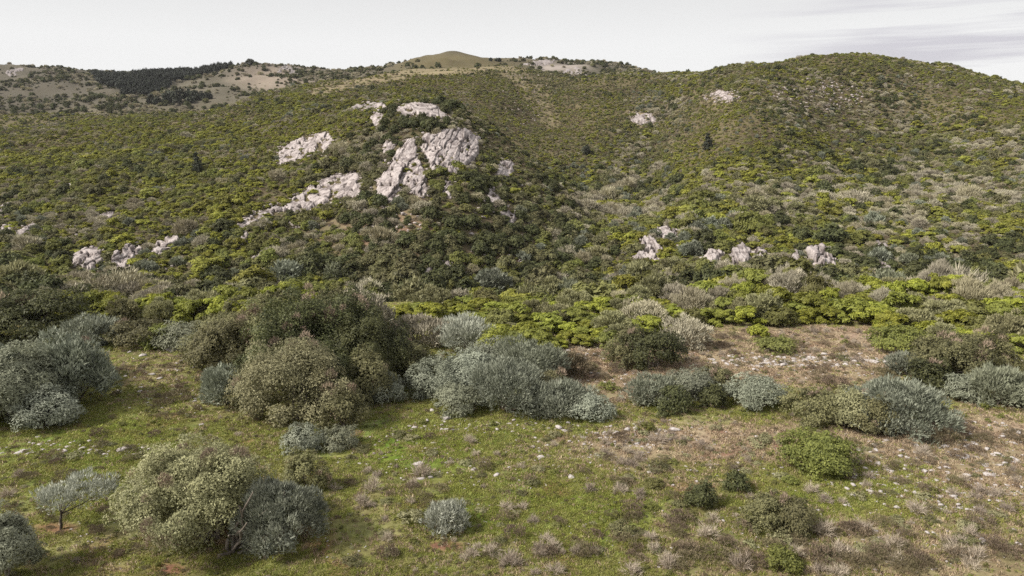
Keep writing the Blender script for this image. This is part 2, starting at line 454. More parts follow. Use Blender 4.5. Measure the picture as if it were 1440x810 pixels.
def ground_mat():
    m, N, L, out = new_mat('earth_and_turf')
    at = N.new('ShaderNodeAttribute'); at.attribute_name = 'gcol'
    tc = N.new('ShaderNodeTexCoord')
    n1 = N.new('ShaderNodeTexNoise'); n1.inputs['Scale'].default_value = 2.2; n1.inputs['Detail'].default_value = 8; n1.inputs['Roughness'].default_value = 0.72
    n2 = N.new('ShaderNodeTexNoise'); n2.inputs['Scale'].default_value = 0.45; n2.inputs['Detail'].default_value = 5
    L.new(tc.outputs['Object'], n1.inputs['Vector']); L.new(tc.outputs['Object'], n2.inputs['Vector'])
    mr = N.new('ShaderNodeMapRange'); mr.inputs['From Min'].default_value = 0.3; mr.inputs['From Max'].default_value = 0.7; mr.inputs['To Min'].default_value = 0.55; mr.inputs['To Max'].default_value = 1.4
    L.new(n1.outputs['Fac'], mr.inputs['Value'])
    mh = N.new('ShaderNodeMapRange'); mh.inputs['From Min'].default_value = 0.3; mh.inputs['From Max'].default_value = 0.7; mh.inputs['To Min'].default_value = 0.475; mh.inputs['To Max'].default_value = 0.525
    L.new(n2.outputs['Fac'], mh.inputs['Value'])
    hs = N.new('ShaderNodeHueSaturation'); L.new(at.outputs['Color'], hs.inputs['Color']); L.new(mr.outputs[0], hs.inputs['Value']); L.new(mh.outputs[0], hs.inputs['Hue'])
    bp = N.new('ShaderNodeBump'); bp.inputs['Strength'].default_value = 0.7; bp.inputs['Distance'].default_value = 0.12
    L.new(n1.outputs['Fac'], bp.inputs['Height'])
    pb = N.new('ShaderNodeBsdfPrincipled'); pb.inputs['Roughness'].default_value = 0.95; pb.inputs['Specular IOR Level'].default_value = 0.1
    L.new(hs.outputs['Color'], pb.inputs['Base Color']); L.new(bp.outputs[0], pb.inputs['Normal'])
    L.new(pb.outputs[0], out.inputs['Surface'])
    return m
M['ground'] = ground_mat()

# ----------------------------------------------------------------------------
# terrain meshes
# ----------------------------------------------------------------------------
def dry_mask(px, py):
    """dry tan grass on the meadow shelf and the slopes"""
    w = 1.3 * ell(px, py, 1110, 500, 210, 42) + 1.3 * ell(px, py, 840, 525, 80, 48) + 0.8 * ell(px, py, 1180, 620, 330, 28) + 0.8 * ell(px, py, 1420, 640, 140, 70)
    w += 0.5 * ell(px, py, 1250, 790, 300, 60) + 0.35 * ell(px, py, 900, 650, 200, 40) + 0.3 * ell(px, py, 240, 530, 70, 40) + 0.25 * ell(px, py, 640, 780, 160, 40)
    return np.clip(w, 0, 1)
def lush_mask(px, py):
    w = ell(px, py, 560, 625, 150, 40) + ell(px, py, 120, 620, 170, 40) + ell(px, py, 1190, 700, 80, 25) + ell(px, py, 760, 720, 150, 60) + 0.7 * ell(px, py, 150, 690, 120, 40) + 0.6 * ell(px, py, 800, 605, 90, 12)
    return np.clip(w, 0, 1)
def strip(px, py, line, hw):
    d = np.full(np.shape(px), 1e9)
    for (x1, y1), (x2, y2) in zip(line, line[1:]):
        ux, uy = x2 - x1, y2 - y1
        t = np.clip(((px - x1) * ux + (py - y1) * uy) / (ux * ux + uy * uy), 0, 1)
        d = np.minimum(d, np.hypot(px - x1 - t * ux, py - y1 - t * uy))
    return 1 - sstep(hw * 0.5, hw * 1.5, d)
def ridge_strip(px, py):      # the bare pasture along the ridge
    return strip(px, py, [(440, 130), (520, 113), (600, 99), (690, 93)], 7)
def pale_strip(px, py):       # the stony strip running down from the ridge
    return strip(px, py, [(712, 94), (736, 112), (756, 140), (772, 165)], 14)

def build_terrain():
    PX, PY = world_to_pix(GX, GY, GZ)
    rr = np.broadcast_to(RR[None, :], GX.shape)
    nb = fbm(GX / 7, GY / 7, octaves=4, seed=21); nf = fbm(GX / 60, GY / 60, octaves=4, seed=31)
    meadow = np.array([0.19, 0.185, 0.066]); lush = np.array([0.13, 0.18, 0.024]); dry = np.array([0.31, 0.235, 0.16]); soil = np.array([0.21, 0.115, 0.07])
    wd = np.clip(dry_mask(PX, PY) + nb * 0.35, 0, 1)[..., None]; wl_ = np.clip(lush_mask(PX, PY) + nb * 0.25, 0, 1)[..., None]
    c = meadow * (1 - wl_) + lush * wl_
    c = c * (1 + 0.2 * nb[..., None])
    c = c * (1 - wd) + dry * wd
    ws = np.zeros_like(PX)
    for cx, cy, rx, ry in ((80, 742, 32, 8), (628, 768, 26, 7), (235, 800, 25, 8), (470, 790, 14, 6), (880, 520, 30, 6)):
        ws = np.maximum(ws, ell(PX, PY, cx, cy, rx, ry) * (rr < 100))
    ws = np.maximum(ws, sstep(0.55, 0.85, fbm(GX / 3, GY / 3, octaves=3, seed=41)) * 0.7 * (GY < 104))
    c = c * (1 - ws[..., None]) + soil * ws[..., None]
    # beyond the ravine: brown-olive ground below the scrub, tan pasture on the ridges
    hill = np.array([0.115, 0.095, 0.052]); tan = np.array([0.25, 0.205, 0.125]); olive = np.array([0.14, 0.125, 0.06])
    h = hill * (1 + 0.25 * nf[..., None]) * np.ones_like(c)
    wt = 0.75 * ridge_strip(PX, PY) + 0.5 * pale_strip(PX, PY) + 0.6 * ell(PX, PY, 1015, 138, 30, 12) + 0.5 * ell(PX, PY, 905, 165, 22, 14)
    wt = wt + 0.5 * ell(PX, PY, 895, 298, 20, 8) + 0.5 * ell(PX, PY, 530, 300, 60, 50) + 0.4 * ell(PX, PY, 700, 350, 60, 40)
    wt = np.clip(wt + 0.3 * nf * (wt > 0.05), 0, 1)[..., None]
    h = h * (1 - wt) + tan * wt
    redb = ell(PX, PY, 1352, 258, 9, 9)[..., None] + 0.6 * ell(PX, PY, 545, 330, 60, 30)[..., None] + 0.6 * ell(PX, PY, 700, 372, 60, 12)[..., None]
    redb = np.clip(redb, 0, 1)
    h = h * (1 - redb) + np.array([0.20, 0.12, 0.085]) * redb
    fw = sstep(640, 760, GY)[..., None]
    fb = np.array([0.108, 0.096, 0.070]) * (1 + 0.45 * nf[..., None]) * np.ones_like(c)
    wg = np.clip(ell(PX, PY, 60, 125, 110, 26) + 0.5 * nf, 0, 1)[..., None]
    fb = fb * (1 - 0.5 * wg) + np.array([0.085, 0.075, 0.058]) * 0.5 * wg
    bald = np.clip(ell(PX, PY, 385, 108, 62, 18), 0, 1)[..., None]
    fb = fb * (1 - bald) + np.array([0.20, 0.165, 0.13]) * (1 + 0.3 * nf[..., None]) * bald
    dome = np.clip(ell(PX, PY, 640, 92, 90, 18), 0, 1)[..., None]
    fb = fb * (1 - dome) + np.array([0.12, 0.10, 0.052]) * dome
    rc = np.clip(ell(PX, PY, 790, 96, 60, 8) * (0.1 + nf), 0, 1)[..., None]
    fb = fb * (1 - rc) + np.array([0.30, 0.26, 0.23]) * rc
    h = h * (1 - fw) + fb * fw
    wh = sstep(108, 124, GY)[..., None]
    c = np.clip(c * (1 - wh) + h * wh, 0.01, 0.6)
    V = np.stack([GX, GY, GZ], -1)
    j1 = int(np.searchsorted(RR, 127)); j2 = int(np.searchsorted(RR, 690))
    for name, a, b in (('meadow_ground', 0, j1), ('hillside', j1, j2), ('distant_hills', j2, NR - 1)):
        v = V[:, a:b + 1].reshape(-1, 3); cc = c[:, a:b + 1].reshape(-1, 3)
        m = b - a + 1
        ii, jj = np.meshgrid(np.arange(NT - 1), np.arange(m - 1), indexing='ij')
        q = (ii * m + jj).ravel()
        f = np.stack([q, q + 1, q + m + 1, q + m], -1)[:, ::-1]
        o = link(name, make_mesh(name, v, f, [M['ground']], smooth=True, colors={'gcol': cc}))
        tag(o, kind='structure')
build_terrain()

# ----------------------------------------------------------------------------
# plants
# ----------------------------------------------------------------------------
def unit(v):
    return v / np.maximum(np.linalg.norm(v, axis=-1, keepdims=True), 1e-9)
def rdirs(g, n):
    return unit(g.normal(size=(n, 3)))

def leaf_tris(g, p, nrm, length, width, mode, up=0.3):
    """one small pointed face per leaf; mode 'broad' lies across the crown surface, 'spray' stands out from it"""
    n_ = len(p)
    if mode == 'broad':
        nn = unit(nrm + rdirs(g, n_) * 0.75 + np.array([0, 0, up]))
        a = unit(np.cross(nn, rdirs(g, n_)))
        s = np.cross(nn, a)
    else:
        a = unit(nrm * 0.7 + np.array([0, 0, up]) + rdirs(g, n_) * 0.5)
        s = unit(np.cross(a, rdirs(g, n_)))
    l = length * g.uniform(0.6, 1.4, n_)[:, None]; w = width * g.uniform(0.6, 1.4, n_)[:, None]
    v = np.stack([p - s * w * .5, p + s * w * .5, p + a * l], 1).reshape(-1, 3)
    return v

def lobes_dome(g, n_l, flat=1.0, core=True, low=0.12):
    """main lobes of a crown in the unit box x,y in -1..1, z in 0..1; lopsided, broad at the foot"""
    L = []
    p1, p2, p3 = g.uniform(0, 6.283, 3)
    if core:
        L.append((np.array([g.uniform(-.1, .1), 0, 0.44]), np.array([0.64, 0.64, 0.42])))
    for k in range(n_l):
        a = k * 2.39996 + g.uniform(-0.4, 0.4)
        q = math.sqrt((k + 0.5) / n_l)
        m = 1 + 0.14 * math.sin(a + p1) + 0.10 * math.sin(2 * a + p2)
        rad = q * g.uniform(0.62, 0.82) * m
        zt = (1 - q ** 3) * 0.62 * (1 + 0.22 * math.sin(a + p3) * q) + low + g.uniform(-0.06, 0.14)
        if q > 0.72:
            zt = g.uniform(low, low + 0.34)
        s = g.uniform(0.2, 0.38)
        L.append((np.array([rad * math.cos(a), rad * math.sin(a), min(zt, 0.82)]), np.array([s, s, s * g.uniform(0.7, 1.0) * flat])))
    return L

def crown(seed, n_leaf, length, width, mode='broad', n_l=12, n_sub=9, up=0.3, lobes=None, dims=(1, 1, 1), sub_r=(0.3, 0.5), inner=0.3, wander=0.12, under=0.35, plume=1.0):
    """a crown of leaf clumps: lobes carry smaller clumps, clumps carry leaves; returns vertices, faces, tint"""
    g = np.random.default_rng(seed)
    L = lobes if lobes is not None else lobes_dome(g, n_l)
    dims = np.array(dims, float)
    C, R, D, tone = [], [], [], []
    for c, r in L:
        lt = g.uniform(-0.16, 0.16)
        k = max(4, int(n_sub * (r.mean() / 0.3) ** 1.6))
        d = rdirs(g, k * 3)
        d = d[d[:, 2] > -0.45][:k]
        C.append((c + d * r * g.uniform(0.8, 1.15, len(d))[:, None]) * dims)
        rr_ = g.uniform(*sub_r, len(d))[:, None] * r * dims
        R.append(np.minimum(rr_, rr_.mean(axis=1, keepdims=True) * 1.25)); D.append(unit(d / r / dims)); tone.append(lt + g.uniform(-0.2, 0.2, len(d)))
    C = np.concatenate(C); R = np.concatenate(R); D = np.concatenate(D); tone = np.concatenate(tone)
    area = R.mean(axis=1) ** 2
    R = R * np.array([plume ** -0.4, plume ** -0.4, plume])
    idx = g.choice(len(C), n_leaf, p=area / area.sum())
    d = unit(rdirs(g, n_leaf) + D[idx] * 0.55 + np.array([0, 0, 0.5]))
    # leaves sit in little sprays on the clump surface
    ns = max(8, n_leaf // 9)
    sp_d = rdirs(g, ns); pick = g.integers(0, ns, n_leaf)
    d = unit(d + sp_d[pick] * 0.35)
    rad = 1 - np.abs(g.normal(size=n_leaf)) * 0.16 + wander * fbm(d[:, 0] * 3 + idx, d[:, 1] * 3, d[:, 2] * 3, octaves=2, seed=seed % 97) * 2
    p = C[idx] + d * R[idx] * rad[:, None]
    nrm = unit(d * 0.6 + D[idx] * 0.6)
    keep = (p[:, 2] > 0.02 * dims[2]) & ((nrm[:, 2] > -0.3) | (g.uniform(size=n_leaf) < under))
    p, nrm, idx = p[keep], nrm[keep], idx[keep]
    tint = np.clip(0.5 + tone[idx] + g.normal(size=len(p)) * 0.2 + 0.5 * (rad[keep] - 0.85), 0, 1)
    v = leaf_tris(g, p, nrm, length, width, mode, up)
    tv = np.repeat(tint, 3)
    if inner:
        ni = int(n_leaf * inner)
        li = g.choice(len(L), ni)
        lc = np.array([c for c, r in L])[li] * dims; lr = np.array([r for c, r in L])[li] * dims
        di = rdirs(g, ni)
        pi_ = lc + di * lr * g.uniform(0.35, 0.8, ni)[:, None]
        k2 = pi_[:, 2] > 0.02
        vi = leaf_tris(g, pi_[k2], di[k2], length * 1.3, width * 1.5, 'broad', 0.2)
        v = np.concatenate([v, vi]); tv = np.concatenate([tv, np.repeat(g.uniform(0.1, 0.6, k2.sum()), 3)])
    f = np.arange(len(v)).reshape(-1, 3)
    return v, f, tv

def tube(pts, rad, sides=6):
    pts = [Vector(p) for p in pts]
    v, f = [], []
    for i, p in enumerate(pts):
        d = (pts[min(i + 1, len(pts) - 1)] - pts[max(i - 1, 0)]).normalized()
        a = d.orthogonal().normalized(); b = d.cross(a)
        for k in range(sides):
            q = 2 * math.pi * k / sides
            v.append(p + (a * math.cos(q) + b * math.sin(q)) * rad[i])
    for i in range(len(pts) - 1):
        for k in range(sides):
            k2 = (k + 1) % sides
            f.append((i * sides + k, i * sides + k2, (i + 1) * sides + k2, (i + 1) * sides + k))
    return np.array([tuple(x) for x in v]), np.array(f)
def limb_pts(g, a, b, nseg=6, wob=0.12, sag=0.0):
    a = np.array(a, float); b = np.array(b, float); ln = np.linalg.norm(b - a)
    out = []
    off = np.zeros(3)
    for i in range(nseg + 1):
        t = i / nseg
        if 0 < i < nseg:
            off = off * 0.6 + g.normal(size=3) * wob * ln * 0.35
        e = math.sin(math.pi * t)
        out.append(a + (b - a) * t + off * e + np.array([0, 0, sag * ln * e]))
    return out
def join_tubes(tubes):
    vs, fs, k = [], [], 0
    for v, f in tubes:
        vs.append(v); fs.append(f + k); k += len(v)
    return np.concatenate(vs), np.concatenate(fs)

def twigs(seed, n, dims, length, width, spread=0.55):
    """a bare bush: thin stems fanning out from the base, each splitting into finer twigs"""
    g = np.random.default_rng(seed)
    V = []; tint = []
    dims = np.array(dims, float)
    ns = max(6, n // 12)
    d = unit(g.normal(size=(ns, 3)) * np.array([1, 1, 0.5]) * spread + np.array([0, 0, 0.55])); d[:, 2] = np.abs(d[:, 2])
    end = d * dims * g.uniform(0.75, 1.08, ns)[:, None]
    for k in range(ns):
        m = 12
        t = g.uniform(0.3, 1.0, m)[:, None]
        p = end[k] * t + g.normal(size=(m, 3)) * dims * 0.05
        a = unit(unit(end[k]) * 0.8 + rdirs(g, m) * 0.7 + np.array([0, 0, 0.25]))
        s = unit(np.cross(a, rdirs(g, m)))
        l = length * g.uniform(0.5, 1.4, (m, 1)); w = width * g.uniform(0.6, 1.4, (m, 1))
        p[:, 2] = np.maximum(p[:, 2], 0.02)
        V.append(np.stack([p - s * w * .5, p + s * w * .5, p + a * l], 1).reshape(-1, 3))
        tint.append(np.repeat(np.clip(g.normal(0.5, 0.25, m), 0, 1), 3))
    v = np.concatenate(V); tv = np.concatenate(tint)
    return v, np.arange(len(v)).reshape(-1, 3), tv

# ---- prototypes for the scrub (unit plants: radius about 1, height as given) ----
def proto_shrub(kind, seed, n_leaf, lsize):
    g = np.random.default_rng(seed)
    if kind == 'bright':          # flat-topped clumps of small bright leaves
        L = lobes_dome(g, 9, flat=0.6, core=False, low=0.16)
        return crown(seed, n_leaf, lsize, lsize * 0.8, 'broad', lobes=L, dims=(1, 1, 1.05), n_sub=7, up=0.7, sub_r=(0.4, 0.6), under=0.15)
    if kind == 'mid':
        return crown(seed, n_leaf, lsize, lsize * 0.75, 'broad', n_l=8, dims=(1, 1, 1.1), n_sub=7, up=0.4, under=0.2)
    if kind == 'dark':
        return crown(seed, n_leaf, lsize, lsize * 0.7, 'broad', n_l=9, dims=(1, 1, 1.25), n_sub=7, up=0.3, under=0.3)
    if kind == 'silver':
        return crown(seed, n_leaf, lsize * 1.3, lsize * 0.55, 'spray', n_l=9, dims=(1, 1, 1.1), n_sub=9, up=0.6, plume=1.5)
    if kind == 'khaki':
        return crown(seed, n_leaf, lsize * 1.1, lsize * 0.6, 'spray', n_l=8, dims=(1, 1, 1.1), n_sub=7, up=0.4)
    if kind == 'olive':
        return crown(seed, n_leaf, lsize, lsize * 0.7, 'broad', n_l=9, dims=(1, 1, 1.15), n_sub=8, up=0.3)
    if kind == 'twig':
        v1, f1, t1 = crown(seed, int(n_leaf * 0.8), lsize * 1.7, lsize * 0.3, 'spray', n_l=8, dims=(1, 1, 1.0), n_sub=7, up=0.5, inner=0.1)
        v2, f2, t2 = twigs(seed + 1, int(n_leaf * 0.3), (0.9, 0.9, 1.0), lsize * 2.2, lsize * 0.25)
        return np.concatenate([v1, v2]), np.concatenate([f1, f2 + len(v1)]), np.concatenate([t1, t2])
KINDS = ['bright', 'mid', 'dark', 'twig', 'silver', 'khaki', 'olive']
def proto_set(kind, n_var, n_leaf, lsize, seed0, mat=None):
    out = []
    for k in range(n_var):
        v, f, t = proto_shrub(kind, seed0 + k * 13, n_leaf, lsize)
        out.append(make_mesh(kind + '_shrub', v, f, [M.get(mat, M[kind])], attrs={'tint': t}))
    return out
near_protos = {k: proto_set(k, 4, 5000, 0.095, 100 + 50 * i) for i, k in enumerate(KINDS)}     # for the belt at the meadow's edge
hill_protos = {k: proto_set(k, 5, 1500, 0.165, 1000 + 70 * i, k + '_hill') for i, k in enumerate(KINDS)}     # across the ravine

# ---- stuff scattered with geometry nodes ----
def stuff_scatter(name, pts, rot, scl, sclz, pick, meshes, label=None):
    coll = bpy.data.collections.new(name + '_kinds')
    for me in meshes:
        coll.objects.link(bpy.data.objects.new(me.name, me))
    me = bpy.data.meshes.new(name)
    me.vertices.add(len(pts)); me.vertices.foreach_set('co', np.asarray(pts, np.float32).ravel())
    for an, av in (('turn', rot), ('wide', scl), ('tall', sclz)):
        a = me.attributes.new(an, 'FLOAT', 'POINT'); a.data.foreach_set('value', np.asarray(av, np.float32))
    a = me.attributes.new('pick', 'INT', 'POINT'); a.data.foreach_set('value', np.asarray(pick, np.int32))
    o = link(name, me)
    ng = bpy.data.node_groups.new(name, 'GeometryNodeTree')
    ng.interface.new_socket('Geometry', in_out='INPUT', socket_type='NodeSocketGeometry')
    ng.interface.new_socket('Geometry', in_out='OUTPUT', socket_type='NodeSocketGeometry')
    N, L = ng.nodes, ng.links
    gi = N.new('NodeGroupInput'); go = N.new('NodeGroupOutput')
    ci = N.new('GeometryNodeCollectionInfo'); ci.inputs['Collection'].default_value = coll
    ci.inputs['Separate Children'].default_value = True; ci.inputs['Reset Children'].default_value = True
    ip = N.new('GeometryNodeInstanceOnPoints'); ip.inputs['Pick Instance'].default_value = True
    def attr(nm, ty):
        q = N.new('GeometryNodeInputNamedAttribute'); q.data_type = ty; q.inputs['Name'].default_value = nm
        return q.outputs['Attribute']
    L.new(gi.outputs[0], ip.inputs['Points']); L.new(ci.outputs[0], ip.inputs['Instance'])
    L.new(attr('pick', 'INT'), ip.inputs['Instance Index'])
    cr = N.new('ShaderNodeCombineXYZ'); L.new(attr('turn', 'FLOAT'), cr.inputs['Z'])
    L.new(cr.outputs[0], ip.inputs['Rotation'])
    cs = N.new('ShaderNodeCombineXYZ'); wv = attr('wide', 'FLOAT')
    L.new(wv, cs.inputs['X']); L.new(wv, cs.inputs['Y']); L.new(attr('tall', 'FLOAT'), cs.inputs['Z'])
    L.new(cs.outputs[0], ip.inputs['Scale'])
    L.new(ip.outputs[0], go.inputs[0])
    md = o.modifiers.new('scatter', 'NODES'); md.node_group = ng
    tag(o, label=label, kind='stuff')
    return o

# ----------------------------------------------------------------------------
# rock outcrops of the knoll and the lower slope
# ----------------------------------------------------------------------------
def in_poly(px, py, poly):
    inside = np.zeros(px.shape, bool)
    for (x1, y1), (x2, y2) in zip(poly, poly[1:] + poly[:1]):
        c = ((y1 > py) != (y2 > py))
        with np.errstate(divide='ignore', invalid='ignore'):
            xx = (x2 - x1) * (py - y1) / (y2 - y1 + 1e-12) + x1
        inside ^= c & (px < xx)
    return inside
def poly_dist(px, py, poly):
    d = np.full(px.shape, 1e9)
    for (x1, y1), (x2, y2) in zip(poly, poly[1:] + poly[:1]):
        ux, uy = x2 - x1, y2 - y1
        t = np.clip(((px - x1) * ux + (py - y1) * uy) / (ux * ux + uy * uy + 1e-9), 0, 1)
        d = np.minimum(d, np.hypot(px - x1 - t * ux, py - y1 - t * uy))
    return np.where(in_poly(px, py, poly), d, -d)

ROCK_POLYS = []
def rock_mesh(name, poly, thick, seed, cells=40, step=1.0, rough=1.0, mat='rock', edge=4.0, lean=(0.5, -0.8), stretch=4.5, pocket=0.42):
    cells = max(4, int(cells * 0.55))
    """a slab of bedrock standing proud of the slope: jointed blocks, each with its own set-back and tilt"""
    g = np.random.default_rng(seed)
    P = np.array(poly, float)
    x0, y0 = P.min(0) - 3; x1, y1 = P.max(0) + 3
    gx = np.arange(x0, x1 + step, step); gy = np.arange(y0, y1 + step * 0.6, step * 0.6)
    PX, PY = np.meshgrid(gx, gy, indexing='ij')
    th, r = hit(PX.ravel(), PY.ravel(), 140)
    r = r.reshape(PX.shape); th = th.reshape(PX.shape)
    rm = np.median(r)
    r = np.clip(r, rm * 0.6, rm * 1.5)
    B = np.stack([r * np.sin(th), r * np.cos(th), ground(th, r)], -1)
    dist = poly_dist(PX, PY, poly) + fbm(PX / 5, PY / 5, octaves=4, seed=seed, gain=0.65) * 2.3
    dist = np.minimum(dist, (fbm(PX / 9, PY / 6, octaves=3, seed=seed + 31, gain=0.6) + pocket) * 9)
    # joint blocks in slope coordinates, long axis along 'lean'
    a = np.array(lean) / np.hypot(*lean); b = np.array([-a[1], a[0]])
    def co(x, y):
        return np.stack([(x * a[0] + y * a[1]) / stretch, x * b[0] + y * b[1]], -1)
    cc = co(g.uniform(x0, x1, cells), g.uniform(y0, y1, cells))
    wx = PX + fbm(PX / 11, PY / 11, octaves=3, seed=seed + 5) * 3; wy = PY + fbm(PX / 11, PY / 11, octaves=3, seed=seed + 9) * 3
    q = co(wx, wy).reshape(-1, 2)
    dd = np.sqrt(((q[:, None, :] - cc[None]) ** 2).sum(-1))
    k = np.argsort(dd, axis=1)[:, :2]
    n1 = k[:, 0]; d1 = dd[np.arange(len(q)), n1]; d2 = dd[np.arange(len(q)), k[:, 1]]
    joint = sstep(0.05, 0.55, d2 - d1).reshape(PX.shape)
    off = g.uniform(-0.5, 0.5, cells); tilt = g.normal(size=(cells, 2)) * 0.06
    blk = (off[n1] + ((q - cc[n1]) * tilt[n1]).sum(-1)).reshape(PX.shape)
    prof = sstep(-1.0, edge * 0.9, dist) ** 0.6
    m2 = r / FPX
    fine = fbm(B[..., 0] / 2.2, B[..., 1] / 2.2, B[..., 2] / 1.6, octaves=5, seed=seed + 3, gain=0.62)
    al = (PX * a[0] + PY * a[1]); ac = (PX * b[0] + PY * b[1]) + fbm(PX / 9, PY / 9, octaves=2, seed=seed + 7) * 1.5
    ribs = fbm(al / 22, ac / 3.2, octaves=4, seed=seed + 11, gain=0.6)      # long shallow ribs running down the slab
    h = prof * (0.45 + thick * 0.25) * (1.0 + 0.5 * blk * rough) - (1 - joint) * 0.30 * rough + fine * 0.07 + ribs * 0.11 * rough * (0.3 + prof) - 0.1
    h = np.where(dist < -0.5, -1.4 * np.clip(-dist / 2, 0.4, 1), h)
    nrm = np.array([0.0, -0.62, 0.78]); 
    cdir = -np.stack([np.sin(th), np.cos(th), 0 * th], -1) * 0.6 + np.array([0, 0, 0.8])
    V = B + unit(cdir) * h[..., None]
    keepv = dist > -3.0
    na, nb_ = PX.shape
    ii, jj = np.meshgrid(np.arange(na - 1), np.arange(nb_ - 1), indexing='ij')
    qd = np.stack([ii * nb_ + jj, (ii + 1) * nb_ + jj, (ii + 1) * nb_ + jj + 1, ii * nb_ + jj + 1], -1).reshape(-1, 4)
    kv = keepv.ravel()
    qd = qd[kv[qd].any(axis=1)][:, ::-1]
    used = np.unique(qd); remap = np.full(na * nb_, -1); remap[used] = np.arange(len(used))
    V = V.reshape(-1, 3)[used]; base = V.mean(0)
    seam = np.clip((1 - joint) * 0.9 + sstep(0.28, 0.6, -ribs) * 0.5 + sstep(0.35, 0.75, fine) * 0.2, 0, 1).ravel()[used]      # soil and lichen in the joints
    ROCK_POLYS.append(poly)
    return make_mesh(name, V - base, remap[qd], [M[mat]], smooth=False, attrs={'seam': seam}), base

# the main face: two slabs either side of a dark cleft, with a ledge piece on the right
face_parts = [
    ([(530, 278), (529, 256), (540, 243), (550, 230), (558, 213), (568, 203), (578, 195), (585, 199), (588, 219), (595, 237), (604, 254), (608, 273), (595, 278), (580, 274), (574, 263), (563, 262), (566, 282), (550, 286)], 3.0, 61, 30),
    ([(588, 198), (599, 189), (614, 191), (618, 183), (643, 180), (662, 185), (675, 195), (673, 219), (662, 230), (643, 243), (632, 247), (628, 234), (614, 241), (609, 247), (602, 231), (594, 213)], 3.0, 62, 30),
    ([(622, 271), (628, 256), (638, 256), (637, 278), (628, 279)], 2.0, 63, 8),
]
face = None
for poly, th_, sd, cn in face_parts:
    me, base = rock_mesh('slab', poly, th_, sd, cn, step=0.75, pocket=0.66)
    if face is None:
        face = link('cliff', None, loc=base)
        fbase = base
        tag(face, 'largest pale rock face, split by a dark cleft, on the front of the knoll', 'rock')
    link('slab', me, face, loc=tuple(base - fbase))
